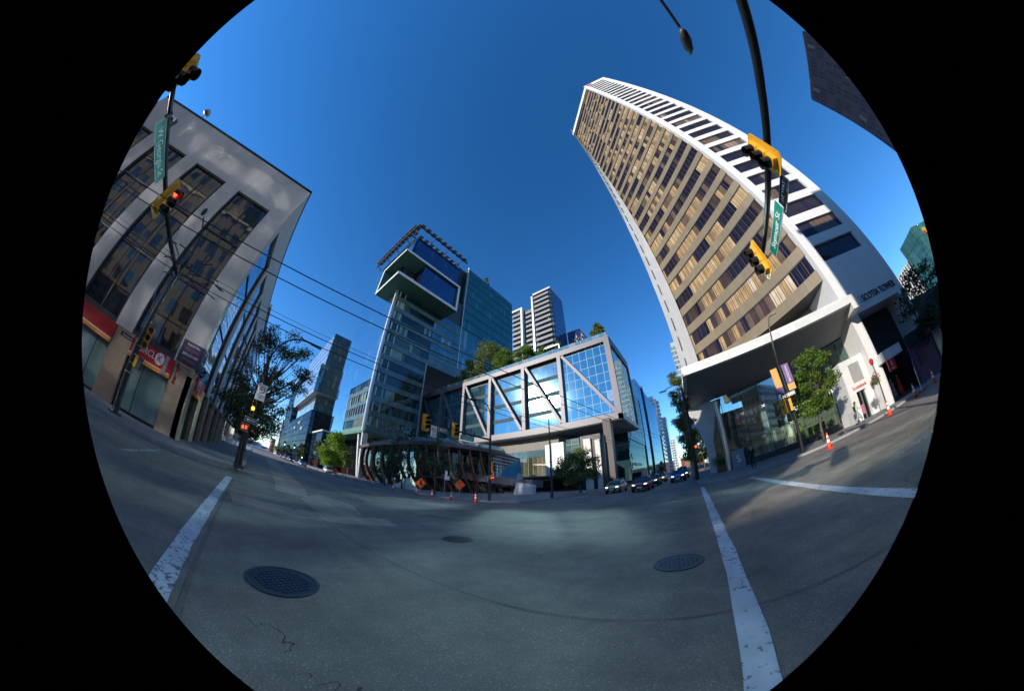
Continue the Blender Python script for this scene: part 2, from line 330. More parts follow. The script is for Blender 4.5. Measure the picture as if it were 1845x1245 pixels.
m_iron = M('cast_iron', (.045, .05, .065), .45, .6, amt=.2, scale=8)
def manhole(x, y, r, label, ang):
    t = T('manhole_cover', label, 'manhole cover', (x, y, .004))
    MB().lathe([(r, 0), (r, .012), (r * .9, .014), (r * .9, .004)], (x, y, .001), 40).build('rim', m_dark, t)
    mb = MB().lathe([(r * .89, .002), (r * .89, .009)], (x, y, .001), 40)
    c, s = math.cos(ang), math.sin(ang); k = int(r * .8 / .075)
    for i in range(-k, k + 1):
        h = math.sqrt(max(0, (r * .8) ** 2 - (i * .075) ** 2))
        for j in range(-k, k + 1):
            if abs(j * .075) < h - .03:
                px, py = i * .075, j * .075; cx, cy = x + px * c - py * s, y + px * s + py * c
                a = .027; mb.add([(cx + (u * c - w * s) * a, cy + (u * s + w * c) * a, z) for z in (.008, .016) for u, w in ((-1, -1), (1, -1), (1, 1), (-1, 1))],
                                 [(4, 5, 6, 7), (0, 1, 5, 4), (1, 2, 6, 5), (2, 3, 7, 6), (3, 0, 4, 7)])
    mb.build('lid', m_iron, t)
strip('pavement_seam', lineq(-13, -.56, -1.5, -.6, .07), m_asph3, .0037); strip('pavement_seam', lineq(4, 6.9, 16, 8.2, .06), m_asph3, .0037); strip('pavement_seam', lineq(-9, 2.2, 3.0, 3.1, .05), m_asph3, .0037)
manhole(-3.7, .5, .47, 'large dark round manhole cover nearest the thick white line leading to the red shop', .4)
manhole(-.32, 4.78, .42, 'round ribbed manhole cover beside the long white line running to the bank', .1)
manhole(-5.85, 5.3, .44, 'small distant manhole cover lying mid junction between two repair patches', .7)

# ------------------------------------------------------------------ buildings
class Face:      # a wall line from a to b; s runs along it, d is outward (to the right of a->b when flip=1)
    def __init__(s, a, b, flip=1):
        s.a = Vector(a); d = Vector(b) - s.a; s.len = d.length; s.t = d / s.len; s.n = Vector((s.t.y, -s.t.x)) * flip
    def p(s, q, z, d=0): v = s.a + s.t * q + s.n * d; return (v.x, v.y, z)
    def box(s, mb, s0, s1, z0, z1, d0, d1, m=0):
        P = [s.p(s0, z0, d0), s.p(s1, z0, d0), s.p(s1, z0, d1), s.p(s0, z0, d1)]
        P += [(x, y, z1) for x, y, _ in P]
        fl = [(0, 3, 2, 1), (4, 5, 6, 7), (0, 1, 5, 4), (1, 2, 6, 5), (2, 3, 7, 6), (3, 0, 4, 7)]
        if (s.t.x * s.n.y - s.t.y * s.n.x) < 0: fl = [f[::-1] for f in fl]
        return mb.add(P, fl, m)
    def b(s, *a): return s.box(MB(), *a)

g_old = glass('shop_upper_glazing', (1.25, 3.2), [(0, (.012, .012, .012)), (.45, (.03, .026, .02)), (.7, (.075, .06, .04)), (.9, (.16, .10, .045))], .14, (.8, .8, .75), .03, .03, .5, .012, .07, (.03, .028, .025), .1, edge=.4)  # dark and warm pane tones put the mirrored buildings opposite into the colour
g_blue = glass('shop_side_glazing', (1.5, 1.9), [(0, (.015, .02, .03)), (.7, (.03, .04, .05))], .45, (.75, .88, 1), .02, .02, .4, .008, .07, (.015, .015, .02), .07)
g_store = glass('frosted_store_window', (2.2, 20), [(0, (.22, .33, .31)), (.5, (.25, .34, .36))], .12, (.9, 1, 1), .06, .02, .4, .004, .07, (.02, .02, .02), edge=.5)
g_dk = glass('dark_shop_glass', (1.4, 2.6), [(0, (.008, .009, .01)), (.7, (.02, .022, .024)), (.93, (.07, .06, .05))], .12, (.8, .9, .95), .03, .01, .5, .006, .06, (.03, .03, .03), .06)

# --- the corner shop building
t = T('shop_building', 'grey rendered five storey corner building with tall dark windows over the red shop', 'building', (-19.5, -5.1, 0))
w = MB()
w.box(-50, -27.5, .14, -19.95, -5.55, 22.5)
FS = Face((-19.5, -5.1), (-19.5, -27.5), -1); FG = Face((-19.5, -5.1), (-50, -5.1), 1)
bays = [(1.75, 5.5), (7.05, 11.05), (12.6, 16.5), (18.1, 21.9)]
edges = [0] + [e for b_ in bays for e in b_] + [22.4]
for i in range(0, len(edges), 2): FS.box(w, edges[i], edges[i + 1], 4.3, 18.1, -.44, 0)
FS.box(w, 0, 22.4, 18.1, 22.6, -.44, 0)
gb = [(1.0, 6.9), (8.1, 12.7), (13.9, 18.5), (19.7, 24.3), (25.3, 29.3)]
ge = [.44] + [e for b_ in gb for e in b_] + [30.5]
for i in range(0, len(ge), 2): FG.box(w, ge[i], ge[i + 1], 3.9, 17.6, -.44, 0)
FG.box(w, .44, 30.5, 17.6, 22.6, -.44, 0)
w.build('wall', m_stucco, t)
FS.box(FG.b(-.06, 30.5, 22.6, 22.85, -.5, .06), .06, 22.4, 22.6, 22.85, -.5, .06).build('roof_flashing', m_black, t)
for a, b_ in bays:
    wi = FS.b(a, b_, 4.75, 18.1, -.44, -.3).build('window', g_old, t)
    fr = MB(); FS.box(fr, a, a + .12, 4.75, 18.1, -.3, -.1); FS.box(fr, b_ - .12, b_, 4.75, 18.1, -.3, -.1); FS.box(fr, a, b_, 4.3, 4.75, -.44, -.05)
    for z in (9.2, 13.6): FS.box(fr, a + .12, b_ - .12, z, z + .16, -.3, -.2)
    FS.box(fr, (a + b_) / 2 - .05, (a + b_) / 2 + .05, 4.75, 18.1, -.3, -.24); fr.build('frame', m_dark, wi)
for a, b_ in gb:
    wi = FG.b(a, b_, 4.0, 17.6, -.44, -.25).build('window', g_blue, t)
    fr = MB(); FG.box(fr, a, b_, 3.7, 4.0, -.3, .02)
    for z in (8.4, 13): FG.box(fr, a, b_, z, z + .1, -.25, -.17)
    for s_ in (a, b_ - .08): FG.box(fr, s_, s_ + .08, 3.9, 17.6, -.26, -.12)
    fr.build('frame', m_dark, wi)
for a, b_ in ((0, 1.55), (5.05, 6.7), (10.4, 12.0), (16, 17.7), (21.2, 22.4)):
    FS.b(a, b_, .14, 4.45, -.45, .12).build('stone_pier', m_tan, t)
for a, b_ in ((-.12, .7), (3.4, 4.9), (7.2, 8.3), (11.5, 12.6), (15.8, 17), (20, 21.4), (25, 26.4)):
    FG.b(a, b_, .14, 3.9, -.4, .12).build('stone_pier', m_cream if a < 0 else m_tan, t)
for a, b_ in ((1.55, 5.05), (6.7, 10.4), (12, 16)):
    wi = FS.b(a, b_, .3, 3.25, -.4, -.25).build('shop_window', g_store, t)
    FS.box(FS.box(FS.b(a, b_, .14, .3, -.4, -.1), a, a + .1, .3, 3.2, -.25, -.12), b_ - .1, b_, .3, 3.2, -.25, -.12).build('frame', m_black, wi)
for a, b_ in ((.7, 3.4), (4.9, 7.2), (8.3, 11.5), (12.6, 15.8), (17, 20), (21.4, 25)):
    FG.b(a, b_, .14, 3.7, -.4, -.2).build('shop_door', g_dk, t)
def fascia(label, s0, s1, lettering, loc):
    f = T('shop_fascia_sign', label, 'shop sign', loc)
    FS.b(s0, s1, 3.5, 4.38, -.2, .22).build('red_panel', m_red, f)
    FS.b(s0, s1, 3.2, 3.5, -.2, .2).build('orange_band', m_orange, f)
    FS.b(s0, s1, 3.4, 3.44, .2, .23).build('white_stripe', m_ltxt, f)
    return f
f = fascia('red shop fascia with white lettering and round K badge above the frosted windows', 1.56, 5.04, 1, (-19.3, -7.3, 3.2))
FS.b(1.95, 2.2, 3.22, 4.38, .22, .26).build('white_post', m_steel, f); FS.b(4.55, 4.8, 3.22, 4.38, .22, .26).build('white_post', m_steel, f)
text('CIRCLE', f, FS.p(3.6, 3.97, .24), (0, 1, 0), (0, 0, 1), .58, m_ltxt, sx=.95)
MB().cyl(FS.p(2.62, 3.97, .22), FS.p(2.62, 3.97, .25), .36, n=28).build('badge', m_ltxt, f); text('K', f, FS.p(2.62, 3.96, .26), (0, 1, 0), (0, 0, 1), .62, m_rtxt)
fascia('plain red and orange fascia over the farther frosted shop window', 6.72, 10.38, 0, (-19.3, -13.6, 3.2))
fascia('plain red fascia farthest along the side street above the last shop window', 12.02, 15.98, 0, (-19.3, -19, 3.2))
f = T('shop_side_sign', 'small red box sign with round K badge round the corner of the red shop', 'shop sign', (-21, -5, 3.2))
FG.b(.75, 3.4, 3.35, 4.25, -.1, .25).build('red_panel', m_red, f); FG.b(.75, 3.4, 3.08, 3.35, -.1, .24).build('orange_band', m_orange, f); FG.b(1.9, 1.98, 3.1, 4.25, .25, .28).build('white_post', m_ltxt, f)
MB().cyl(FG.p(1.32, 3.82, .25), FG.p(1.32, 3.82, .28), .36, n=24).build('badge', m_ltxt, f); text('K', f, FG.p(1.32, 3.81, .29), (-1, 0, 0), (0, 0, 1), .62, m_rtxt)
f = T('hanging_sign', 'narrow red blade sign with K badge hanging from the stone pier on a bracket', 'hanging sign', (-19.3, -6.1, 3))
MB().box(-19.0, -6.13, 3.05, -18.62, -6.05, 3.95).build('panel', m_red, f); MB().box(-19.0, -6.14, 3.05, -18.62, -6.04, 3.24).build('orange_band', m_orange, f)
MB().cyl((-18.81, -6.16, 3.62), (-18.81, -6.02, 3.62), .15, n=18).build('badge', m_ltxt, f); text('K', f, (-18.81, -6.02, 3.615), (-1, 0, 0), (0, 0, 1), .25, m_rtxt)
MB().tube([(-19.4, -6.09, 4.05), (-18.6, -6.09, 4.05)], .025).cyl((-18.8, -6.09, 4.05), (-18.8, -6.09, 3.95), .015).build('bracket', m_black, f)
f = T('lease_board', 'dark blue two-sided lease board with orange and white lines wrapped round the corner', 'notice board', (-19.4, -5.9, 4.4))
MB().box(-19.44, -6.65, 4.5, -19.3, -4.96, 5.88).build('front_panel', m_navy, f); MB().box(-20.7, -5.06, 4.5, -19.46, -4.96, 5.88).build('side_panel', m_navy, f)
for z, s, tx, m in ((5.68, .2, 'Retail & Office', m_ltxt), (5.37, .27, 'FOR LEASE', m_otxt), (5.05, .23, '(604) 639-6888', m_ltxt), (4.74, .24, 'AVAILABLE', m_otxt)):
    text(tx, f, (-19.295, -5.8, z), (0, 1, 0), (0, 0, 1), s, m, sx=.85); text(tx, f, (-20.08, -4.955, z), (-1, 0, 0), (0, 0, 1), s, m, sx=.62)
f = T('bracket_spotlight', 'black spotlight on thin arms below the blue lease board', 'spotlight', (-19.3, -6.2, 4.2))
MB().tube([(-19.38, -6.6, 4.4), (-18.9, -6.25, 4.15)], .02).tube([(-19.38, -5.4, 4.3), (-18.9, -6.25, 4.15)], .02).build('arm', m_black, f); MB().cyl((-18.9, -6.25, 4.0), (-18.85, -6.2, 4.28), .12, .07).build('lamp_head', m_black, f)
f = T('roof_floodlight', 'round floodlight standing on the roof edge of the grey building', 'floodlight', (-19.5, -21.2, 22.8))
MB().cyl((-19.5, -21.2, 22.8), (-19.5, -21.2, 23.2), .07).build('stand', m_steel, f); MB().lathe([(.1, -.3), (.42, -.1), (.46, .1), (.3, .35)], (-19.3, -21.2, 23.5), 16).build('lamp_head', m_steel, f)
# neighbours along the same side, and those behind the camera that throw the shade
g_stone = glass('office_windows', (2.4, 3.6), [(0, (.02, .024, .03)), (.7, (.05, .055, .06)), (.9, (.2, .17, .12))], .25, (.85, .9, 1), .04, .01, .5, .01, .9, (.3, .265, .22), 1.5)
g_brick = glass('brick_windows', (2.2, 3.4), [(0, (.02, .02, .025)), (.8, (.12, .1, .08))], .2, (.85, .9, 1), .05, .01, .5, .01, 1.0, (.23, .075, .05), 1.6)
def block(name, label, x0, y0, x1, y1, z, m, roof=True, ground=True):
    b_ = T(name, label, 'building', ((x0 + x1) / 2, (y0 + y1) / 2, 0)); MB().box(x0, y0, 4 if ground else .1, x1, y1, z).build('wall', m, b_)
    if ground: MB().box(x0 + .4, y0 + .4, .1, x1 - .4, y1 - .4, 4.2).build('shop_front', g_dk, b_)
    global b_last; b_last = b_
    if roof: MB().box(x0 - .25, y0 - .25, z, x1 + .25, y1 + .25, z + .6).build('cornice', m_stucco, b_)
    return b_
block('brown_shop_building', 'brown shop building past the grey corner building, behind the street trees', -80, -26, -50.3, -5.4, 25, g_brick)  # low shop made much taller here so it shades the pavilion
block('sun_gap_building', 'two storey building along the side street behind the grey corner building', -48, -60, -19.6, -27.9, 10, g_stone)  # unseen; height kept low so direct sun reaches the road
block('foreground_shade_block', 'pale stone office block farther down the side street', -60, -95, -19.8, -61, 25.7, g_stone)  # unseen block added and sized to cast shade on the foreground road
block('department_store', 'pale stone department store with rows of windows on the near corner', 2.0, -60, 70, -8.0, 31, g_stone)
MB().box(2.6, -59, 31.6, 60, -18, 40).build('added_attic_storeys', g_stone, b_last)  # unseen storeys added to keep blue sky out of the shop window reflections

block('red_brick_block', 'red brick block across the side street facing the bank lobby', 2, -120, 40, -66, 38, g_brick)

# --- Scotia tower
t = T('white_office_tower', 'tall white and bronze office tower above the glass bank lobby', 'office tower', (14, 30, 0))
core = Face((19, 23.5), (28.5, 23.5), 1)
brown = Face((4.2, 39.3), (19, 24.1), 1)
if brown.n.y > 0: brown = Face((4.2, 39.3), (19, 24.1), -1)
ZT = 125.9
w = MB().box(19, 23.95, 8.6, 28.5, 45, ZT)                                           # core body
core.box(w, 0, 1.25, 8.6, ZT, -.45, 0); core.box(w, 7.97, 9.5, 8.6, ZT, -.45, 0)
zs = [14.77 + 3.37 * k for k in range(32)]
prev = 8.6
for z in zs: core.box(w, 1.25, 7.97, prev, z, -.45, 0); prev = z + 2.15
core.box(w, 1.25, 7.97, prev, ZT, -.45, 0)
w.box(19, 23.5, .14, 20.2, 30, 8.6).box(27.2, 23.5, .14, 28.5, 30, 8.6)
w.build('core_wall', m_white, t)
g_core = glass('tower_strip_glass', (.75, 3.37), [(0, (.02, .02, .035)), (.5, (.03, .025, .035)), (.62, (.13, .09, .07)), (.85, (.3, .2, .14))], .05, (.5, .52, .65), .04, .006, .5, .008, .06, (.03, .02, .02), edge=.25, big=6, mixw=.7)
for z in zs: core.b(1.25, 7.97, z, z + 2.15, -.45, -.3).build('strip_window', g_core, t)
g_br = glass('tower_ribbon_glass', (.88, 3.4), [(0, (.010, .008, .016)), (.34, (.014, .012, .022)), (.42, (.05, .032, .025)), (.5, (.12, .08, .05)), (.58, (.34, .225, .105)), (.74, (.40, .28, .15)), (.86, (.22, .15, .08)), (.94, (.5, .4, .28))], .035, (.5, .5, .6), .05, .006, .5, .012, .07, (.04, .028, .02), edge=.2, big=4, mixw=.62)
L = brown.len
w = brown.b(0, L, 13.3, 118.6, -6, -.3)
w.build('inner_wall', m_brown, t)
for k in range(31):
    z = 13.3 + 3.4 * k
    brown.b(0, L, z, z + 1.32, -.3, 0).build('spandrel', m_brown, t)
    wi = brown.b(0, L, z + 1.32, z + 3.4, -.3, -.16).build('ribbon_window', g_br, t)
    fr = MB()
    for i in range(25): fr_s = i * L / 24; brown.box(fr, max(0, fr_s - .03), min(L, fr_s + .03), z + 1.32, z + 3.4, -.16, -.1)
    brown.box(fr, 0, L, z + 3.28, z + 3.4, -.16, -.05)
    fr.build('mullions', m_dark, wi)
brown.b(0, L, 118.7, 121.5, -6, 1.0).build('top_band', m_white, t)
MB().add([brown.p(0, 13.28, 0), brown.p(L, 13.28, 0), (19.0, 30, 13.28), (6, 44, 13.28)], [(0, 1, 2, 3)]).build('dark_soffit', m_dark, t)
brown.b(0, L - 1.5, 9.0, 13.25, -4.2, -3.6).build('recess_wall', m_brown, t)
# flared white end wall beside Seymour, with slit windows
prof = [(9.2, 1.35), (15, 1.6), (30, 1.72), (46, 2.06), (74, 2.86), (100, 3.4), (ZT, 3.8)]
w = MB(); n = len(prof)
vs = [(x, 37.4, z) for z, x in prof] + [(x + .55, 44.5, z) for z, x in prof] + [(4.35, 38.9, z) for z, x in prof] + [(5.5, 48, z) for z, x in prof]
fs = []
for i in range(n - 1):
    fs += [(i, i + n, i + n + 1, i + 1), (i, i + 1, i + 2 * n + 1, i + 2 * n), (i + n, i + 3 * n, i + 3 * n + 1, i + n + 1), (i + 2 * n, i + 2 * n + 1, i + 3 * n + 1, i + 3 * n)]
fs += [(n - 1, 2 * n - 1, 4 * n - 1, 3 * n - 1), (0, 2 * n, 3 * n, n)]
w.add(vs, fs); w.build('end_wall', m_white, t)
w = MB()
def xat(z):
    for (z0, x0), (z1, x1) in zip(prof, prof[1:]):
        if z <= z1: return x0 + (x1 - x0) * (z - z0) / (z1 - z0)
    return prof[-1][1]
for k in range(31):
    z = 14 + 3.5 * k; x = xat(z) + (4.35 - xat(z)) * .3; y = 37.4 + .45
    MB().bar((x - .0, y - .06, z), (x + .02, y - .06, z + 2.3), .1, .08, 0, (0, 1, 0)).build('slit_window', m_dark, t)
# roof letters
w = MB().slab([(20.1, 23.42, 121.7), (22.0, 23.42, 121.7), (22.0, 23.42, 124.9), (20.1, 23.42, 124.9)], .1)
MB().box(19.9, 23.38, 122.4, 22.2, 23.48, 124.6).build('roof_sign', m_rtxt, t)
text('THE SCOTIA TOWER', t, (23.85, 23.47, 9.62), (1, 0, 0), (0, 0, 1), .98, m_ktxt, ext=.06, sx=.8)
# portal under the core with the dark shops
MB().box(20.2, 26.2, .14, 27.2, 30, 8.6).build('portal_back', m_dark, t)
# canopy
f = T('canopy', 'white-edged folded canopy projecting over the glass bank lobby', 'canopy', (10, 25, 8))
MB().add([(1.1, 23.2, 9.08), (18.4, 21.4, 9.08), (18.4, 21.4, 9.85), (1.1, 23.2, 9.85), (1.0, 24, 9.08), (18.4, 22.2, 9.08), (18.4, 22.2, 9.85), (1.0, 24, 9.85)],
         [(0, 1, 2, 3), (4, 7, 6, 5), (3, 2, 6, 7), (0, 4, 5, 1), (1, 5, 6, 2), (0, 3, 7, 4)]).bar((1.05, 23.3, 9.46), (.75, 38.7, 9.46), .35, .77).build('white_edge', m_whitep, f)
MB().add([(1.1, 23.6, 9.1), (18.4, 21.8, 9.1), (18.9, 24.2, 8.7), (20.5, 26.2, 8.05), (4.2, 31, 7.95), (.85, 38.7, 9.1), (3.2, 27.5, 8.45)],
         [(0, 1, 2, 6), (6, 2, 3, 4), (0, 6, 5), (6, 4, 5)]).build('soffit', m_soffit, f)
MB().add([(1.1, 23.6, 9.8), (18.4, 21.8, 9.8), (19, 26, 9.8), (4.2, 38.7, 9.8), (.85, 38.7, 9.8)], [(0, 1, 2, 3, 4)]).build('roof', m_whitep, f)
MB().box(18.42, 21.5, 8.5, 19.6, 23.46, 9.8).build('end_box', m_whitep, f)
# V-shaped wall carrying the canopy end
MB().add([(.85, 38.6, 9.05), (4.15, 31.1, 7.9), (2.9, 33.4, 3.2), (2.3, 33.6, 2.8), (4.8, 31.5, 7.9), (3.5, 33.8, 3.2)], [(0, 3, 2, 1), (1, 2, 5, 4)]).build('folded_wall', m_soffitL, f)
MB().box(2.2, 33.2, .14, 3.1, 34.2, 3.4).build('stone_pillar', m_whitep, f)
# --- lobby
t = T('bank_lobby', 'glass bank lobby with white lettering under the folded canopy', 'lobby', (12, 29, 0))
lob = Face((4.2, 31.0), (20.5, 26.0), 1)
if lob.n.y > 0: lob = Face((4.2, 31.0), (20.5, 26.0), -1)
g_lob = glass('lobby_glass', (2.35, 2.65), [(0, (.02, .025, .025))], .13, (.9, .97, 1), .015, .01, .3, .006, .035, (.05, .06, .06), .035, transp=.93, edge=.9)
for i in range(7):
    s0 = i * lob.len / 7; pn = lob.b(s0 + .02, s0 + lob.len / 7 - .02, .75, 8.0, -.06, 0).build('glass_pane', g_lob, t)
    for z in (2.7, 5.35):
        sp = MB()
        for a, b_ in ((-.14, -.1), (.14, -.1), (-.14, .1), (.14, .1)): sp.ball(lob.p(s0 + a, z + b_, .06), .06, 8, 5); sp.bar(lob.p(s0, z, .05), lob.p(s0 + a, z + b_, .05), .03, .03)
        sp.build('spider_fitting', m_alu, pn)
lob.b(0, lob.len, .14, .75, -.3, .1).build('plinth', m_dark, t); lob.b(0, lob.len, 8, 8.2, -.2, .1).build('head_rail', m_black, t)
MB().cyl((4.0, 30.6, .14), (4.0, 30.6, 7.6), .28, n=20).build('column', m_alu, t)
MB().add([(4.3, 31.2, .6), (20.4, 26.2, .6), (26, 40, .6), (10, 44, .6)], [(0, 1, 2, 3)]).build('floor', M('lobby_floor', (.3, .28, .25), .25), t)
m_lobw = M('lobby_wall', (.4, .34, .25), .6, amt=.1, tile=(2, 3, .02, .6)); m_lobg = M('lobby_green_panel', (.3, .36, .1), .5, amt=.15)
MB().slab([(9, 40, .6), (24, 35.5, .6), (24, 35.5, 9), (9, 40, 9)], .2).build('back_wall', m_lobw, t)
MB().slab([(5.5, 31.5, 8.3), (20.4, 26.6, 8.3), (24, 37, 8.6), (8, 42, 8.6)], .1).build('ceiling', m_soffitL, t)
MB().box(12.5, 31, .6, 16, 31.8, 1.6).build('reception_desk', m_lobg, t)
MB().box(9.4, 33, .6, 10, 33.6, 6).build('pillar', m_whitep, t); MB().box(17.2, 29, .6, 17.8, 29.6, 7).build('pillar', m_whitep, t)
lob.b(8.2, 12.2, 3.1, 3.16, .08, .14).build('sign_rail', m_alu, t)
text('SCOTIA CENTRE', t, lob.p(10.4, 3.75, .14), lob.t.to_3d(), (0, 0, 1), .72, m_ltxt, ext=.03, sx=.95); text('650 WEST', t, lob.p(9.8, 3.3, .14), lob.t.to_3d(), (0, 0, 1), .36, m_ltxt, ext=.02)
lob.b(8.6, 12, 3.42, 3.46, .1, .14).build('underline', m_ltxt, t)
# white bank box
t = T('bank_entrance', 'white panelled bank entrance box with louvre vent and red lettering', 'bank entrance', (17.5, 24.4, 0))
bf = Face((15.9, 24.4), (19, 24.4), 1)
w = MB().box(15.9, 24.85, .14, 18.98, 27, 5.5); bf.box(w, 0, .9, .14, 5.5, -.45, 0); bf.box(w, .9, 2.1, 2.55, 5.5, -.45, 0); bf.box(w, 2.1, 3.08, .14, 5.5, -.45, 0); w.build('panelled_wall', m_whitep, t)
w = MB()
for i in range(14): bf.box(w, .95, 2.35, 3.35 + i * .12, 3.42 + i * .12, 0, .05)
w.build('louvre', m_steel, t)
d = bf.b(.9, 2.1, .14, 2.55, -.4, -.3).build('door', g_dk, t); bf.box(bf.box(bf.b(.9, 1.0, .14, 2.5, -.3, -.2), 2.0, 2.1, .14, 2.5, -.3, -.2), 1.46, 1.54, .14, 2.5, -.3, -.2).build('frame', m_alu, d)
bf.b(1.02, 1.44, .6, 1.4, -.29, -.27).build('poster', M('poster', (.45, .12, .2), .5, amt=.5, scale=3), t)
text('Scotiabank', t, bf.p(1.5, 2.92, .02), (1, 0, 0), (0, 0, 1), .42, m_rtxt, ext=.03)
# entrance canopy and shop window under the core
f = T('entrance_hood', 'small white box hood projecting over the shop beside the bank', 'hood', (20.6, 22.8, 3.6))
MB().box(19.7, 22.2, 3.55, 22.3, 23.46, 4.35).build('box', m_whitep, f)
f = T('hanging_bank_sign', 'square red bank sign with white emblem hanging under the white hood', 'hanging sign', (20.3, 22.5, 2.6))
MB().box(19.9, 22.3, 2.55, 20.95, 22.42, 3.5).build('panel', m_red, f); text('S', f, (20.4, 22.29, 3.15), (1, 0, 0), (0, 0, 1), .55, m_ltxt); text('ATM', f, (20.4, 22.29, 2.73), (1, 0, 0), (0, 0, 1), .2, m_ltxt)
f = T('dress_shop_window', 'dark shop window recess in the tower base displaying two dresses', 'shop front', (22, 25, 0))
MB().box(20.25, 25.4, .14, 24.4, 25.6, 5).build('back_wall', m_black, f); MB().box(20.25, 23.6, .14, 24.4, 25.4, .35).build('floor', m_dark, f); MB().box(20.25, 23.55, 3.6, 24.4, 25.4, 5).build('header', m_black, f)
def mannequin(x, y, col, label):
    k = T('mannequin', label, 'mannequin', (x, y, .35))
    MB().lathe([(.3, 0), (.27, .5), (.17, 1.0), (.2, 1.3), (.19, 1.38), (.07, 1.44)], (x, y, .36), 14).build('gown', col, k, smooth=True)
    MB().lathe([(.05, 1.42), (.045, 1.5), (.09, 1.58), (.1, 1.68), (.06, 1.78), (.01, 1.8)], (x, y, .36), 12).build('figure', m_tan, k, smooth=True)
mannequin(22.2, 24.3, M('red_gown', (.6, .05, .012), .7), 'shop mannequin in a long red gown'); mannequin(21.2, 24.3, M('grey_gown', (.3, .24, .25), .7), 'shop mannequin in a long grey gown')
f = T('pink_shop_window', 'purple pink shop front right of the dark dress window', 'shop front', (26, 23.3, 0))
m_pink = M('pink_panel', (.17, .05, .13), .6, amt=.15); MB().box(24.5, 23.3, .14, 28.4, 23.48, 3.6).build('panel', m_pink, f); MB().box(25.2, 23.24, 1.6, 26.4, 23.3, 2.9).build('dark_poster', m_black, f); MB().box(24.4, 22.9, 3.6, 28.5, 23.46, 4.6).build('header', m_dark, f)
# low dark mall right of the tower
t = T('low_mall', 'low dark mall front stretching right of the white tower', 'building', (50, 30, 0))
MB().box(28.6, 24, .14, 79, 58, 7.3).build('wall', M('mall_wall', (.1, .1, .1), .8), t); MB().box(28.6, 22.6, 4.2, 79, 24, 5.0).build('awning', m_dark, t); MB().box(29.5, 23.8, .6, 32.5, 23.99, 3.6).build('shop_window', m_steel, t); MB().box(34, 23.8, .3, 78, 23.99, 3.8).build('shop_window', g_dk, t)
t = T('striped_building', 'low building with white vertical fins seen over the dark mall', 'building', (84, 67, 0))
MB().box(81, 58.5, .1, 110, 78, 25).build('wall', m_navy, t)
w = MB()
for i in range(17): w.box(80.3, 59.2 + i * 1.15, 14, 81, 59.6 + i * 1.15, 25)
w.build('fins', m_whitep, t)
t = T('teal_glass_building', 'teal glass building with four-colour square emblem near its roof corner', 'building', (100, 55, 0))
g_teal = glass('teal_curtain_wall', (3.2, 4.2), [(0, (.05, .16, .15)), (.6, (.07, .2, .18)), (.9, (.02, .05, .06))], .25, (.7, 1, .95), .04, .01, .3, .01, .12, (.02, .06, .06), .2)
MB().box(80, 50, .1, 130, 58.4, 28.6).build('curtain_wall', g_teal, t)
e = MB().box(84.2, 49.85, 25.2, 85.1, 49.98, 26.1).build('emblem_square', m_red, t); MB().box(85.2, 49.85, 25.2 + 1, 86.1, 49.98, 27.1).build('emblem_square', M('emblem_green', (.2, .5, .05), .5), t)
MB().box(84.2, 49.85, 26.2, 85.1, 49.98, 27.1).build('emblem_square', m_orange, t); MB().box(85.2, 49.85, 25.2, 86.1, 49.98, 26.1).build('emblem_square', m_sigy, t); text('Microsoft', t, (91, 49.9, 26.1), (1, 0, 0), (0, 0, 1), 2.1, m_ltxt, ext=.05)
t = T('dark_bronze_tower', 'dark bronze gridded tower rising high at the right of the view', 'office tower', (117, 32, 0))
g_dkt = glass('bronze_grid_glass', (1.5, 3.6), [(0, (.01, .013, .018)), (.6, (.015, .02, .03)), (.96, (.03, .05, .06))], .06, (.5, .6, .8), .08, .01, .4, .02, .35, (.03, .022, .016), .5, edge=.3)
MB().box(100, 18, .1, 136, 44.5, 87.6).build('curtain_wall', g_dkt, t); MB().box(100.6, 18.6, 87.6, 135, 44, 88.4).build('parapet', m_dark, t)
t = T('pale_blue_tower', 'slim pale blue glass tower peeking out behind the white end wall', 'tower', (8, 152, 0))
g_pale = glass('pale_tower_glass', (1.6, 3), [(0, (.2, .26, .28)), (.6, (.3, .36, .37)), (.85, (.12, .16, .2))], .25, (.85, .95, 1), .05, .01, .4, .01, .2, (.5, .52, .5), .7)
MB().box(3.4, 150, .1, 16, 165, 69).build('curtain_wall', g_pale, t); MB().box(4, 150.6, 69, 15, 164, 72).build('plant_room', m_steel, t)
block('street_wall_building', 'dark building base along the right side of the climbing street', 3.2, 50, 18, 140, 9, g_dk, False, False)

# --- the glass office tower with the green projecting box
t = T('glass_office_tower', 'tall teal glass office tower with a green projecting frame and solar trellis', 'office tower', (-80, 50, 0))
g_mir = glass('mirror_blue_glass', (1.5, 4.2), [(0, (.03, .07, .09)), (.8, (.035, .08, .10)), (.95, (.10, .15, .16))], .55, (.62, .86, 1), .02, .02, .25, .012, .03, (.05, .08, .1), .05)
g_tel = glass('ribbon_glass', (1.0, 4.2), [(0, (.01, .016, .02)), (.4, (.016, .03, .034)), (.68, (.045, .09, .085)), (.82, (.2, .27, .2)), (.94, (.4, .46, .33))], .07, (.5, .75, .85), .03, .02, .5, .02, .06, (.05, .07, .07), edge=.3, big=3)
g_wav = glass('rippled_glass', (1.5, 4.2), [(0, (.012, .025, .03)), (.7, (.03, .06, .06)), (.9, (.16, .2, .16))], .22, (.5, .8, .85), .02, .3, .55, .04, .04, (.03, .05, .05), edge=.6)
g_teal2 = glass('teal_upper_glass', (1.5, 4.2), [(0, (.016, .075, .075)), (.6, (.022, .09, .09)), (.93, (.04, .13, .12))], .13, (.35, .72, .8), .04, .015, .3, .012, .04, (.02, .05, .055), .5, edge=.5)
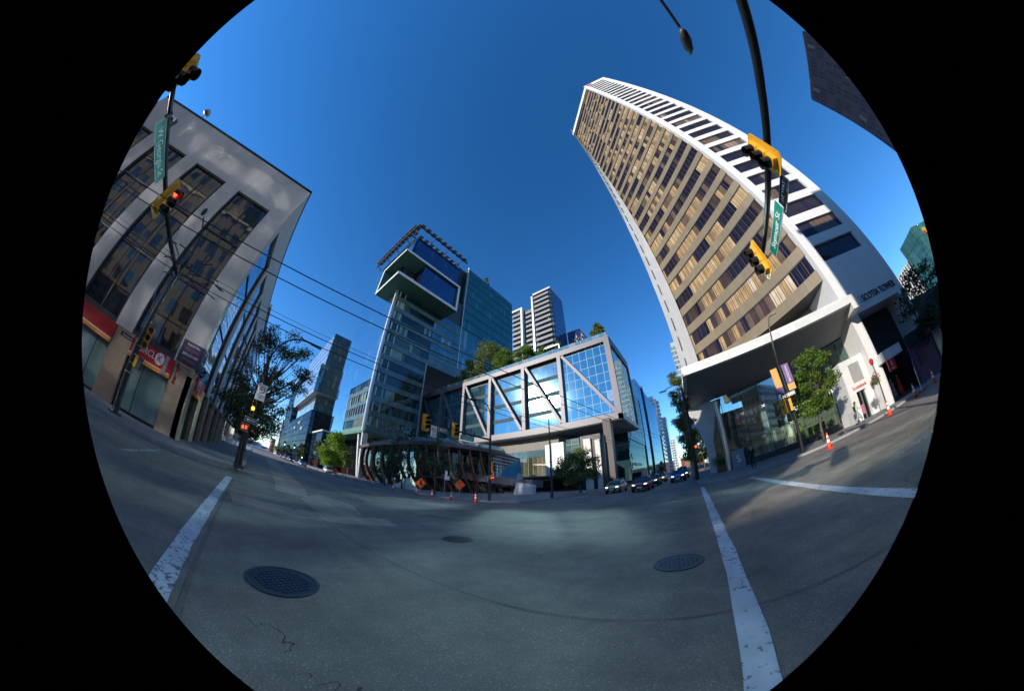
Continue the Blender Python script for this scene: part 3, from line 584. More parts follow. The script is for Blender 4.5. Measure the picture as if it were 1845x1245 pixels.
g_deep = glass('deep_blue_glass', (1.5, 3.6), [(0, (.006, .012, .03)), (.9, (.02, .035, .06))], .22, (.4, .6, .95), .03, .02, .4, .012, .04, (.015, .02, .04), .05, edge=.4)
MB().box(-99.5, 25.95, 12.3, -65.85, 41.9, 69.7).box(-99.5, 41.9, 38.6, -65.85, 54.6, 69.7).build('core_wall', m_dark, t)
NE = Face((-65.4, 25.5), (-100, 25.5), -1); NW = Face((-65.4, 25.5), (-65.4, 88), 1)
NE.b(18, 34.6, 12.3, 87, -.4, 0).build('mirror_curtain_wall', g_mir, t); NE.b(.4, 18, 27, 87, -.4, 0).build('mirror_curtain_wall', g_mir, t)
for k in range(4):
    z = 12.3 + 3.7 * k
    NE.b(.4, 18, z, z + 1.3, -.4, .02).build('spandrel', m_gsoff if k == 0 else m_tspan, t)
    if k < 4: wi = NE.b(.4, 18, z + 1.3, min(z + 3.7, 27), -.4, -.2).build('ribbon_window', g_tel, t)
    for i in range(10 if k < 3 else 0): NE.b(.8 + i * (.75 if k == 0 else 2.0), .95 + i * (.75 if k == 0 else 2.0), z + 1.3, z + 3.7, -.2, .02).build('fin', m_fin if k == 0 else m_mull, wi)
NW.b(-.35, .5, 12.3, 58, -.5, .12).build('corner_post', m_steel, t); MB().box(-65.5, 25.2, 12.3, -65.2, 25.5, 58).build('corner_post', m_alu, t)
for k in range(11):
    z = 12.4 + 4.2 * k; end = 16.5 if z < 36 else 29.5
    NW.b(.5, end, z, z + 1.55, -.4, .02).build('spandrel', m_tspan, t)
    wi = NW.b(.5, 17 if z > 36 else end, z + 1.55, z + 4.2, -.4, -.2).build('ribbon_window', g_tel if k else g_wav, t)
    if z > 36: NW.b(17, end, z + 1.55, z + 4.2, -.4, -.1).build('rippled_window', g_wav, t)
    for s_ in ((1.2, .45), (3.4, .3)): NW.b(s_[0], s_[0] + s_[1], z + 1.55, z + 4.0, -.2, 0).build('blind', m_fin, wi)
NW.b(16.4, 16.7, 12.3, 38, -.3, .1).build('edge_post', m_mull, t)
MB().box(-100, 42, 38.1, -65.6, 88, 38.6).build('dark_soffit', m_black, t)
NW.b(17, 62.5, 38.6, 41, -.5, -.05).build('soffit_edge', m_tspan, t)
# projecting green box
b = MB().box(-74, 21.2, 58, -58.7, 46.2, 58.9).box(-74, 21.2, 68.9, -58.7, 46.2, 69.7).box(-74, 21.2, 58.9, -73.2, 26, 68.9).box(-66, 45.4, 58.9, -58.7, 46.2, 68.9)
bx = b.build('projecting_box', m_gsoff, t)
MB().box(-74.05, 21.05, 57.95, -58.55, 21.2, 58.9).box(-58.7, 21.05, 57.95, -58.55, 46.3, 58.9).box(-74.05, 21.05, 68.9, -58.55, 21.2, 69.75).box(-58.7, 21.05, 68.9, -58.55, 46.3, 69.75).box(-74.05, 21.05, 58.9, -73.2, 21.2, 68.9).box(-58.7, 45.5, 58.9, -58.55, 46.3, 68.9).build('white_edge', m_whitep, bx)
MB().box(-66, 30, 58.9, -59.4, 45.4, 68.9).box(-73, 24.5, 58.9, -66, 30, 68.9).build('box_glazing', g_deep, bx)
MB().box(-66, 29.2, 58.9, -65.4, 30, 66).build('balcony_back', m_whitep, bx)
# set back dark blue top and black gap
MB().box(-98, 27, 69.7, -66.5, 50.5, 88.5).build('top_storeys', g_deep, t)
MB().box(-98, 50.6, 41, -67.5, 55, 90.6).build('dark_gap', m_black, t)
NW.b(29.6, 62.5, 41, 91.5, -30, 0).build('upper_curtain_wall', g_teal2, t); NW.b(29.4, 29.8, 41, 92.3, -.5, .15).build('edge_post', m_mull, t)
NW.b(29.6, 38, 41, 58, -.02, .05).build('rippled_window', g_wav, t)
# solar trellis
tr = MB()
tr.bar((-63.6, 23.6, 91.5), (-63.6, 52, 91.5), .5, .6).bar((-99, 23.6, 91.5), (-63.6, 23.6, 91.5), .5, .6).bar((-70, 24, 91.2), (-70, 52, 91.2), .4, .4)
for y in (25, 33, 41, 49): tr.bar((-72, y, 88), (-63.7, y, 91.5), .25, .35)
for x in (-97, -89, -81, -73): tr.bar((x, 28, 88), (x, 23.7, 91.5), .25, .35)
tr.build('trellis_frame', m_dark, t)
m_pv = glass('solar_glass', (.55, .55), [(0, (.3, .22, .17)), (.5, (.38, .28, .22))], .04, (.8, .8, .9), .1, 0, .5, 0, .09, (.02, .02, .02), .09, edge=.2)
for i in range(9):
    for dx in (0, -5.2):
        y = 24.6 + i * 3.05
        MB().slab([(-62.6 + dx, y, 92.1), (-62.6 + dx, y + 2, 92.1), (-65.6 + dx, y + 2, 93.2), (-65.6 + dx, y, 93.2)], .12).build('solar_panel', m_pv, t)
for i in range(12): MB().slab([(-67.5 - i * 2.7, 22.6, 92.1), (-65.2 - i * 2.7, 22.6, 92.1), (-65.2 - i * 2.7, 25.4, 92.7), (-67.5 - i * 2.7, 25.4, 92.7)], .12).build('solar_panel', m_pv, t)
# ground level
MB().box(-97, 31, .14, -71, 60, 12.3).build('lobby_glass', g_dk, t); MB().box(-100, 25.6, 12.0, -65.5, 54, 12.28).build('soffit', m_gsoff, t)
MB().bar((-67.2, 26.4, .14), (-70.5, 26.6, 12.2), .8, .8).build('inclined_column', m_whitep, t); MB().bar((-67.0, 26.7, .14), (-66.6, 26.7, 12.2), 1.3, 1.1, 0, (0, 1, 0)).build('inclined_column', m_steel, t); MB().bar((-66.8, 26.4, 4), (-66.3, 26.0, 12.2), .6, .6, 0, (0, 1, 0)).build('inclined_column', m_whitep, t)

k_ = 1.15; ol = t.location.copy(); t.scale = (k_,) * 3; t.location = Vector((0, 0, 1.6)) + k_ * (ol - Vector((0, 0, 1.6)))
# --- the sky box bridge
t = T('bridge_building', 'four storey glass bridge building with steel trusses cantilevered over the street corner', 'building', (-45, 60, 14))
Y0, Z0, Z1 = 54.07, 13.98, 34.1
g_box = glass('bridge_glass', (1.55, 4.35), [(0, (.008, .03, .04)), (.5, (.02, .06, .07)), (.8, (.05, .09, .09)), (.94, (.13, .16, .13))], .5, (.42, .74, .84), .07, .0, .35, .003, .06, (.10, .13, .14), edge=.7)  # lightest pane tones stand in for lit ceilings inside
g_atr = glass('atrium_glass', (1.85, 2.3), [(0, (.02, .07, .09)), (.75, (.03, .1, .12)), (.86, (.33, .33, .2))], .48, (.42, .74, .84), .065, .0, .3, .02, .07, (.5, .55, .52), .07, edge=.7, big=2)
g_end = glass('end_glass', (1.6, 3.2), [(0, (.1, .17, .15)), (.5, (.16, .24, .2)), (.8, (.3, .24, .14))], .3, (.8, .95, .9), .03, .03, .4, .02, .06, (.35, .38, .36), .1)
m_band = M('bridge_floor_band', (.06, .095, .105), .75, spec=.1, amt=.08)
posts = [-12, -25.2, -36.3, -48.1, -59.4, -71, -83]
MB().box(-84, Y0 + 1.4, Z0 + .6, -13.2, 72, Z1 - .4).build('inner_core', m_dark, t)
mb = MB().box(-84, Y0, Z1 - 1.35, -12, Y0 + .9, Z1); mb.build('top_chord', m_truss, t)
MB().box(-84, Y0, Z0, -12, Y0 + .9, Z0 + 1.5).build('bottom_chord', m_truss, t)
for i, x in enumerate(posts):
    w_ = 1.35 if i == 0 else 1.0
    MB().box(x - w_, Y0 - .03, Z0 + 1.5, x, Y0 + .9, Z1 - 1.35).build('truss_post', m_truss, t)
    if i: MB().bar((x + .4, Y0 + .4, Z1 - 1.6), (posts[i - 1] - w_ - .2, Y0 + .4, Z0 + 1.7), .7, .95, 0, (0, 1, 0)).build('diagonal_brace', m_truss, t)
for i in range(1, len(posts)):
    xa, xb = posts[i], posts[i - 1] - (1.35 if i == 1 else 1.0)
    if i == 1:
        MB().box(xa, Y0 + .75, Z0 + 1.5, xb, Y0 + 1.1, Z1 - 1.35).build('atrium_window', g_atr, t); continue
    for k in range(4):
        z = Z0 + 1.5 + k * 4.32
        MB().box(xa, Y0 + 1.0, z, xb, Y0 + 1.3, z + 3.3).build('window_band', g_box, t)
        if k: MB().box(xa, Y0 + .95, z - 1.02, xb, Y0 + 1.3, z).build('floor_band', m_band, t)
MB().box(-12.9, Y0, Z0, -12, 73, Z0 + 1.1).build('bottom_chord', m_truss, t); MB().box(-12.9, Y0 + .9, Z1 - 2.2, -11.95, 73, Z1).build('top_chord', m_dark, t); MB().box(-12.9, 72, Z0 + 1.1, -11.95, 73.2, Z1 - 2.2).build('truss_post', m_dark, t)
MB().box(-13.2, Y0 + .9, Z0 + 1.1, -12.25, 72, Z1 - 2.2).build('end_window', g_end, t)
MB().box(-84, Y0 + .3, Z0 - .15, -12.3, 72.7, Z0).build('soffit', m_soffit, t)
MB().box(-80, Y0 + .2, Z1, -12.2, Y0 + .26, Z1 + 1.1).build('glass_rail', g_end, t)
MB().box(-84, Y0 + .5, Z1 - .3, -12.3, 73, Z1 + .12).build('roof_deck', m_dark, t)
MB().box(-31.2, 56, Z1 + .12, -30.9, 56.3, 37.6).box(-31.2, 56, 37.4, -26, 56.3, 37.7).box(-26.2, 56, Z1 + .12, -25.9, 56.3, 37.6).build('roof_frame', m_steel, t)
t = T('rooftop_antenna', 'pair of red and white striped antenna masts on the bridge roof', 'antenna', (-20.3, 57, 34.2))
for x in (-21, -19.4):
    q = MB()
    for k in range(8): q.cyl((x, 57, 34.2 + k * .62), (x, 57, 34.82 + k * .62), .2, .2, 8, k % 2 and 1 or 0)
    q.build('mast', [m_whitep, m_rtxt], t)
    for z in (36, 37.2):
        for a in range(4): MB().box(x + .5 * math.cos(a * 1.57) - .1, 57 + .5 * math.sin(a * 1.57) - .1, z, x + .5 * math.cos(a * 1.57) + .1, 57 + .5 * math.sin(a * 1.57) + .1, z + .8).build('panel_antenna', m_dark, t)

# --- low building under the bridge
t = T('base_building', 'low glazed building with white slabs tucked under the glass bridge', 'building', (-32, 58, 0))
g_base = glass('base_glass', (1.35, 20), [(0, (.05, .05, .03)), (.4, (.09, .085, .05)), (.7, (.15, .14, .085)), (.9, (.05, .06, .06))], .15, (.9, .95, .9), .03, .01, .5, .01, .07, (.35, .35, .33), edge=.5)
MB().box(-60, 57.4, 10.6, -29, 66, 13.8).build('upper_wall', M('taupe_panel', (.17, .155, .13), .6, amt=.08, tile=(2.6, 9, .04, 1.5, 0)), t); MB().box(-60, 57.2, 8.8, -27, 66, 10.6).build('spandrel', m_tspan, t)
MB().box(-60, 57.3, 3.6, -27, 66, 8.8).build('window_band', g_base, t); MB().box(-60, 57.5, .14, -20, 66, 3.6).build('shop_front', g_dk, t); MB().box(-46, 53, 3.3, -22, 57.4, 3.7).build('red_awning', m_wood, t); MB().box(-46, 52.8, 3.7, -22, 57.4, 3.85).build('awning_edge', m_whitep, t)
MB().box(-28.6, 50, 3.6, -27.2, 51.2, 10.3).build('white_slab', m_whitep, t); MB().box(-27.0, 50, 3.6, -24.2, 51.2, 10.5).build('white_slab', m_whitep, t)
MB().box(-23.6, 50, 3.6, -20.6, 56, 10.8).build('glass_bay', g_end, t); MB().box(-20.5, 50.2, .14, -16.2, 56, 11).build('dark_bay', m_black, t)
MB().box(-19.7, 49.8, .14, -18.2, 50.3, 10.3).build('grey_slab', m_stucco, t); MB().box(-17.3, 49.8, .14, -16.3, 50.3, 9.8).build('grey_slab', m_stucco, t)
MB().box(-15.8, 51.5, .14, -14.2, 53.2, 14).build('brown_column', M('brown_column', (.1, .083, .072), .6, tile=(4, 2, .02, .6, 0)), t)

# --- buildings along the climbing street
g_lat = glass('lattice_glass', (1.7, 2.2), [(0, (.06, .09, .1)), (.6, (.1, .14, .14))], .1, (.6, .85, .9), .03, .02, .5, .02, .3, (.5, .54, .5), .35, edge=.35)
g_st = glass('street_glass', (1.5, 4), [(0, (.02, .05, .06)), (.7, (.03, .08, .08)), (.92, (.1, .13, .13))], .1, (.45, .75, .8), .03, .03, .4, .01, .05, (.04, .07, .07), .06, edge=.35)
t = T('lattice_building', 'glass building with white lattice frames just behind the glass bridge', 'building', (-25, 95, 0))
MB().box(-45, 73.5, .14, -15.8, 104, 31).build('curtain_wall', g_st, t); MB().box(-16.0, 73.6, 12.5, -15.55, 103, 31).build('white_lattice', g_lat, t); MB().box(-15.9, 80, 4.8, -15.5, 90, 5.6).build('lit_sign', m_ltxt, t)
t = T('blue_street_building', 'blue mirror glass building next along the climbing street', 'building', (-25, 130, 0))
MB().box(-45, 104.2, .14, -15.4, 165, 40).build('curtain_wall', glass('street_mirror_glass', (1.5, 4), [(0, (.02, .05, .07)), (.8, (.03, .06, .09))], .25, (.4, .7, .9), .03, .02, .3, .01, .05, (.04, .06, .08), .05, edge=.5), t); MB().box(-15.5, 118, .14, -14.9, 119.5, 41).build('dark_pier', m_dark, t)
g_apt = glass('apartment_windows', (2.6, 3.1), [(0, (.03, .04, .05)), (.6, (.08, .09, .1)), (.9, (.25, .22, .18))], .12, (.9, .95, 1), .05, .01, .5, .01, .9, (.55, .53, .5), 1.3)
t = T('white_apartment_tower', 'slender white apartment tower with stacked balconies far up the street', 'apartment tower', (-20, 208, 0))
MB().box(-25.5, 200, .1, -16.6, 216, 55).build('wall', g_apt, t); MB().box(-24, 202, 55, -19, 214, 58.5).build('plant_room', m_white, t); MB().box(-18.6, 199.6, .1, -16.9, 200, 55).build('white_pier', m_white, t)
for k in range(16): MB().box(-16.6, 200.5, 6 + k * 3.1, -15.2, 206, 7 + k * 3.1).build('balcony', m_white, t)
t = T('pink_reflection_block', 'pinkish mid rise block in front of the slender white tower', 'apartment block', (-20, 185, 0))  # pink reflection in the blue glass, built as a solid block
MB().box(-30, 178, .1, -15.7, 192, 25).build('wall', glass('pink_windows', (2.2, 3), [(0, (.05, .05, .06)), (.7, (.12, .1, .1))], .1, (1, 1, 1), .06, 0, .5, 0, .9, (.42, .29, .26), 1.2), t); MB().box(-22, 179, 25, -17, 190, 28).build('red_roof_box', m_wood, t)
block('grey_street_tower', 'blue grey tower behind the slender white tower', -30, 255, -15.8, 275, 50, g_pale, True, False)
block('far_white_block', 'far white block closing the climbing street', -26, 340, -14.8, 360, 37, g_apt, True, False)
block('far_dark_house', 'dark low building at the top of the climbing street', -14, 420, 30, 440, 14, g_brick, True, False)

# --- twin condominium tower behind
t = T('condominium_tower', 'grey condominium tower with stacked balconies rising behind the glass bridge', 'condominium', (-60, 108, 0))
g_con = glass('condo_glass', (1.6, 3.1), [(0, (.03, .05, .07)), (.6, (.05, .08, .1)), (.88, (.2, .22, .22))], .25, (.75, .88, 1), .04, .01, .5, .01, .1, (.25, .27, .28), .35)
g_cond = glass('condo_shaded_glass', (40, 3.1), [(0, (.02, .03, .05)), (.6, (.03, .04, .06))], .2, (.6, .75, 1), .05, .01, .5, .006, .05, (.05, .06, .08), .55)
MB().box(-59.5, 100.5, .1, -48, 114, 102).build('wall', g_con, t); MB().box(-48, 101, .1, -47.6, 114, 102).build('side_wall', g_cond, t); MB().box(-67, 102.5, .1, -59.5, 116, 95).build('wall', g_con, t); MB().box(-74, 100.5, .1, -67, 114, 96.5).build('wall', g_con, t)
MB().box(-60.3, 99.4, 60, -59.2, 102.5, 103.6).box(-60.3, 99.4, 102.4, -47.5, 114, 103.6).build('dark_frame', m_steel, t)
MB().box(-75, 99.2, 96.2, -66.6, 114, 97.4).box(-67.8, 99.2, 40, -66.6, 101, 96.2).box(-75, 99.2, 39, -66.6, 101, 40).build('white_frame', m_whitep, t)
MB().box(-66.6, 101, 93.6, -60.3, 116, 95).build('roof_slab', m_dark, t)
m_balc = M('balcony_grey', (.2, .205, .205), .6, amt=.06)
for k in range(19):
    z = 43 + k * 3.1
    for x0, x1, y in ((-58.2, -48.6, 98.8), (-65.5, -61.5, 100.9), (-73.6, -68, 99.3)):
        if x1 < -60 and z > 93: continue
        if x0 < -70 and z > 94: continue
        MB().box(x0, y, z, x1, y + 1.9, z + .3).box(x0, y, z + .3, x1, y + .08, z + 1.35).box(x0, y, z + .3, x0 + .08, y + 1.9, z + 1.35).box(x1 - .08, y, z + .3, x1, y + 1.9, z + 1.35).build('balcony', m_balc, t)
k_ = 1.5; ol = t.location.copy(); t.scale = (k_,) * 3; t.location = Vector((0, 0, 1.6)) + k_ * (ol - Vector((0, 0, 1.6)))
t = block('condominium_shoulder', 'lower dark shoulder block right of the condominium tower', -71, 172, -60, 195, 119, g_cond, True, False)

# --- towers far along the main road
g_nav = glass('navy_office_glass', (2.2, 3.6), [(0, (.008, .014, .024)), (.7, (.014, .03, .04)), (.92, (.06, .09, .08))], .08, (.5, .7, .9), .05, .02, .4, .02, .3, (.02, .03, .04), .5, edge=.25)
t = T('stacked_box_tower', 'blue glass tower of shifted stacked boxes beyond the lime green tree', 'office tower', (-160, 40, 0))
g_stk = glass('stacked_glass', (1.5, 4), [(0, (.1, .15, .2)), (.5, (.14, .2, .26)), (.85, (.3, .36, .4))], .45, (.75, .9, 1), .03, .01, .4, .008, .12, (.35, .42, .45), .7)
g_stk2 = glass('stacked_side_glass', (1.5, 4), [(0, (.07, .13, .16)), (.6, (.11, .19, .22)), (.9, (.28, .3, .26))], .25, (.6, .85, .95), .03, .04, .4, .03, .08, (.07, .12, .13), .5)
for x0, x1, y0, z0, z1 in ((-205, -140, 25, 51, 71), (-214, -138, 22.6, 36, 51), (-205, -145, 26, 16, 36)):
    q = MB().box(x0, y0, z0, x1 - .2, y0 + 26, z1).build('glass_box', g_stk, t); MB().box(x1 - .2, y0 + .1, z0, x1, y0 + 26, z1).build('side_glazing', g_stk2, q); MB().box(x0, y0 + .1, z0 - .4, x1, y0 + 26, z0).build('soffit', m_steel, q)
MB().box(-225, 23.5, .14, -134, 50, 26).build('podium', g_nav, t)
for x0, z in ((-150, 17), (-162, 21), (-178, 19)): MB().box(x0 - 8, 23.2, z, x0, 23.5, z + 1.6).build('pale_balcony', m_balc, t)
t = block('brown_slab_tower', 'brown grey slab tower beyond the stacked glass tower', -275, 24, -226, 50, 66, g_nav, True, False)
t = block('dark_podium', 'dark office building past the lime green tree', -132, 26, -112, 60, 15, g_nav, True, False)
block('cream_road_block', 'cream block far down the main road', -330, 24, -290, 50, 34, g_apt, True, False)
block('far_red_block', 'red brown block at the far end of the main road', -440, 24, -400, 50, 18, g_brick, True, False)
block('far_north_block', 'grey block on the far left side of the main road', -420, -50, -250, -6, 9, g_stone, True, False)
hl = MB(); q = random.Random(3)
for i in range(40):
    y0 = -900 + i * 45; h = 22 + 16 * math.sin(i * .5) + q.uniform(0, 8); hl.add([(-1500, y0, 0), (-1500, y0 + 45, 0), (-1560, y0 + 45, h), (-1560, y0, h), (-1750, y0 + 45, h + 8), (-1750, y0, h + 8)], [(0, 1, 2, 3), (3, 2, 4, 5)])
ST(hl.build('hills', M('far_hill', (.16, .22, .28), .9, amt=.2, scale=.02)))  # blue-grey puts distance haze into the hill colour

# --- glass pavilion with timber ribs
t = T('glass_pavilion', 'curved glass pavilion with timber ribs and a silver eave on the corner plaza', 'pavilion', (-48, 34, 0))
ev = [(-71, 28), (-62, 26.9), (-52.8, 26.8), (-46.5, 27.2), (-41.9, 28.2), (-38.5, 30.7), (-36.4, 34), (-34.8, 38), (-32.5, 41)]
zt = [9.2, 9.4, 9.5, 9.5, 9.45, 9.4, 9.3, 9.1, 8.6]
def smooth(pts, k=4):
    out = []; n = len(pts)
    for i in range(n - 1):
        p0, p1, p2, p3 = (Vector(pts[max(0, min(n - 1, i + d))]) for d in (-1, 0, 1, 2))
        for j in range(k):
            u = j / k; out.append(tuple(.5 * ((2 * p1) + (p2 - p0) * u + (2 * p0 - 5 * p1 + 4 * p2 - p3) * u * u + (3 * p1 - p0 - 3 * p2 + p3) * u ** 3)))
    return out + [tuple(pts[-1])]
ES = smooth([(x, y, z) for (x, y), z in zip(ev, zt)])
def sweep(mb, path, off0, off1, m=0):     # ribbon between two (outward, dz) offsets of the eave
    vs = []
    for i, p in enumerate(path):
        a = Vector(path[max(0, i - 1)]); b_ = Vector(path[min(len(path) - 1, i + 1)]); d = (b_ - a); nrm = Vector((d.y, -d.x, 0)).normalized()
        for o in (off0, off1): vs.append(Vector(p) + nrm * o[0] + Vector((0, 0, o[1])))
    return mb.add(vs, [(2 * i, 2 * i + 2, 2 * i + 3, 2 * i + 1) for i in range(len(path) - 1)], m)
q = MB()
for a, b_ in (((.0, 0), (.9, -.35)), ((.9, -.35), (.7, -1.0)), ((.7, -1.0), (-.3, -1.0)), ((-.3, -1.0), (0, 0))): sweep(q, ES, a, b_)
q.build('silver_eave', m_truss, t)
q = MB(); sweep(q, ES, (0, 0), (-1.8, .9)); sweep(q, ES, (-1.8, .9), (-5, 1.1)); q.build('curved_glass_roof', g_end, t)
q = MB(); sweep(q, ES, (-3.5, -1.0), (-3.5, -9.3)); q.build('glass_wall', glass('pavilion_glass', (1.3, 1.5), [(0, (.012, .02, .02)), (.5, (.03, .05, .05)), (.85, (.07, .09, .085))], .05, (.7, .9, .95), .03, .04, .8, .05, .05, (.07, .08, .08), .05, edge=.3), t)
q = MB(); sweep(q, ES, (0, -1.0), (-12, -.8)); q.build('soffit', m_dark, t)
for i in range(1, len(ES) - 1, 2):
    a = Vector(ES[i - 1]); b_ = Vector(ES[i + 1]); p = Vector(ES[i]); d = (b_ - a).normalized(); nrm = Vector((d.y, -d.x, 0)).normalized(); q = MB(); pts = []
    for k in range(8):
        u = k / 7; pts.append(p + nrm * (-.4 + 1.5 * math.sin(u * 2.6) - 1.9 * u) + d * (u * u * 3.2) + Vector((0, 0, -.95 - u * (p.z - 1.1))))
    for k in range(7): q.bar(pts[k], pts[k + 1] - Vector((0, 0, .03)), .28, .75, 0, tuple(nrm))
    q.build('timber_rib', m_wood, t)
# the low sweeping beam and white end plate
q = MB(); c = [(-39, 36.2, 3.6), (-34.5, 38, 3.0), (-29.5, 40.5, 2.35), (-25, 42.5, 1.85)]
for k in range(3): q.bar(c[k], c[k + 1], .5, 1.35, 0)
q.build('sweeping_beam', m_truss, t); MB().slab([(-27.6, 37.2, .14), (-24.3, 38.9, .14), (-24.2, 38.9, 1.75), (-27.0, 37.3, 2.3)], .25).build('white_plate', m_whitep, t)
q = MB()
for k in range(6): q.bar((-33.8 + k * .55, 39.2 + k * .4, 3.4), (-34.6 + k * .9, 40 + k * .5, 9.2 - k * .55), .06, .06)
for k in range(8): q.bar((-34.8, 39, 3.8 + k * .7), (-30.2 + k * .1, 42, 3.2 + k * .55), .05, .05)
q.build('glass_fins', m_alu, t); MB().add([(-34.6, 39.2, 3.2), (-28.5, 41.4, 2.9), (-29.6, 42, 7.0), (-34.2, 39.8, 9)], [(0, 1, 2, 3)]).build('end_glass', g_st, t)
MB().box(-60, 33, .14, -40, 36, 3.2).build('bar_counter', m_dark, t); MB().box(-44, 29.6, 2.6, -35.5, 32, 2.85).build('shop_awning', M('brown_awning', (.12, .08, .055), .7), t)
t = T('wedge_planter', 'pale wedge shaped planter bench under the trees before the pavilion', 'planter', (-42, 25, 0))
MB().slab([(-44.5, 25, .14), (-41, 25, .14), (-41.4, 25, 1.25), (-42.6, 25, .75)], .9).build('bench_side', m_whitep, t); MB().box(-40.6, 24.6, .14, -40.0, 25.2, 2.0).build('bollard_light', m_whitep, t); MB().slab([(-39.8, 25, .14), (-36.5, 25, .14), (-39.4, 25, 1.2)], .9).build('bench_side', m_whitep, t)

# ------------------------------------------------------------------ traffic signals, poles, signs
def bez(p0, p1, p2, n=10): return [tuple((1 - t) ** 2 * Vector(p0) + 2 * t * (1 - t) * Vector(p1) + t * t * Vector(p2)) for t in [i / n for i in range(n + 1)]]
def arc_lens(mb, z, r, y0, y1, n=14):   # visor: open bottom tube
    a0 = -.22 * PI; vs = []; fs = []
    for i in range(n + 1):
        a = a0 + (PI - 2 * a0) * i / n; x, zz = math.cos(a) * r, math.sin(a) * r
        vs += [(x, y0, z + zz), (x * 1.02, y1, z + zz * 1.02)]
    mb.add(vs, [(2 * i, 2 * i + 2, 2 * i + 3, 2 * i + 1) for i in range(n)])
    vs2 = [(x * .93, y, (zz - z) * .93 + z) for x, y, zz in vs]; mb.add(vs2, [(2 * i + 1, 2 * i + 3, 2 * i + 2, 2 * i) for i in range(n)])
def signal_head(label, loc, rz, sc=1, lit=None, plate=True, group='traffic signal heads', tilt=0, kinds='ryg', visor=m_black):
    t = T('traffic_signal_head', label, 'traffic signal', (0, 0, 0), group)
    n = len(kinds); h = .36 * n
    if plate:
        W_, Hh = .36, h / 2 + .14; c = .1
        poly = [(-W_ + c, -Hh), (W_ - c, -Hh), (W_, -Hh + c), (W_, Hh - c), (W_ - c, Hh), (-W_ + c, Hh), (-W_, Hh - c), (-W_, -Hh + c)]
        MB().add([(x, .0, z) for x, z in poly] + [(x, .02, z) for x, z in poly], [tuple(range(8)), tuple(range(8, 16))[::-1]] + [(i, i + 8, (i + 1) % 8 + 8, (i + 1) % 8) for i in range(8)]).build('backplate', m_sigy, t)
    for i in range(n): 
        z = h / 2 - .18 - .36 * i
        MB().box(-.17, -.14, z - .175, .17, .12, z + .175).build('housing', m_sigy, t, bevel=.02)
        v = MB(); arc_lens(v, z, .15, -.14, -.40); v.build('visor', visor, t, smooth=True)
        k = kinds[i]; mt = {'r': m_lr, 'y': m_lens0, 'g': m_lg}[k]
        if lit == k: mt = {'r': m_lit_r, 'y': m_lit_y, 'g': m_lit_g}[k]
        MB().lathe([(.138, 0), (.11, .02), (.05, .035)], (0, 0, 0), 16).build('lens', mt, t).matrix_local = Matrix.Translation((0, -.14, z)) @ Matrix.Rotation(PI / 2, 4, 'X')
    MB().box(-.04, .12, -.06, .04, .3, .06).build('bracket', m_dark, t)
    t.location = loc; t.rotation_euler = (tilt, 0, rz); t.scale = (sc,) * 3; return t
def sign(name, label, loc, rz, w, h, mat, lines, cat='street sign', border=None, group=None, back=m_signgrey, icon=None, th=.02):
    """Flat sign; its face looks towards local -Y. lines: (text, size, z, material)"""
    s = T(name, label, cat, (0, 0, 0), group)
    if border: MB().box(-w / 2 - .02, .002, -h / 2 - .02, w / 2 + .02, th, h / 2 + .02).build('border', border, s)
    MB().box(-w / 2, -.006, -h / 2, w / 2, th - .002, h / 2).build('panel', mat, s)
    for tx, size, z, m in lines: text(tx, s, (0, -.012, z), (1, 0, 0), (0, 0, 1), size, m, ext=.004)
    if icon: icon(s)
    s.location = loc; s.rotation_euler = (0, 0, rz); return s
def no_turn(s, z=.12, r=.2):
    q = MB(); n = 28
    for i in range(n):
        a, b_ = 2 * PI * i / n, 2 * PI * (i + 1) / n
        q.add([(math.cos(x) * rr, -.012, z + math.sin(x) * rr) for x in (a, b_) for rr in (r * .8, r)], [(0, 1, 3, 2)])
    q.bar((-.13 * r / .2, -.013, z + .13 * r / .2), (.13 * r / .2, -.013, z - .13 * r / .2), .006, .035 * r / .2, 0, (0, 1, 0)).build('red_ring', m_rtxt, s)
    MB().bar((.04, -.01, z - .12), (.04, -.01, z + .03), .006, .04).bar((.06, -.01, z + .03), (-.05, -.01, z + .03), .006, .04).add([(-.05, -.011, z - .03), (-.05, -.011, z + .09), (-.12, -.011, z + .03)], [(0, 1, 2)]).build('black_arrow', m_ktxt, s)
def arrow_sign(label, loc, rz, sc=1, left=True):
    s = T('one_way_sign', label, 'street sign', (0, 0, 0), 'one way signs'); k = -1 if left else 1
    MB().box(-.47, 0, -.17, .47, .02, .17).build('border', m_signw, s); MB().box(-.44, -.006, -.14, .44, .01, .14).build('panel', m_signb, s)
    MB().add([(k * a, -.012, z) for a, z in ((-.36, -.06), (.2, -.06), (.2, -.1), (.38, 0), (.2, .1), (.2, .06), (-.36, .06))], [tuple(range(7))[::(1 if left else -1)]]).build('arrow', m_signw, s)
    text('ONE WAY', s, (k * -.08, -.018, 0), (1, 0, 0), (0, 0, 1), .1, m_ktxt, ext=.003)
    s.location = loc; s.rotation_euler = (0, 0, rz); s.scale = (sc,) * 3; return s
def ped_signal(label, loc, rz, lit=True):
    s = T('pedestrian_signal', label, 'pedestrian signal', (0, 0, 0), 'pedestrian signals')
    MB().box(-.24, -.1, -.22, .24, .12, .22).build('housing', m_sigy, s, bevel=.02); MB().box(-.21, -.108, -.19, .21, -.1, .19).build('screen', m_lens0, s)
    m = m_lit_r if lit else m_lr
    h = MB().box(-.15, -.115, -.1, -.03, -.109, .02)
    for i in range(4): h.box(-.15 + i * .032, -.115, .02, -.128 + i * .032, -.109, .1 - .02 * abs(i - 1.4))
    h.build('hand_symbol', m, s); text('8', s, (.1, -.112, 0), (1, 0, 0), (0, 0, 1), .28, m, 'countdown_digit', .003)
    s.location = loc; s.rotation_euler = (0, 0, rz); return s
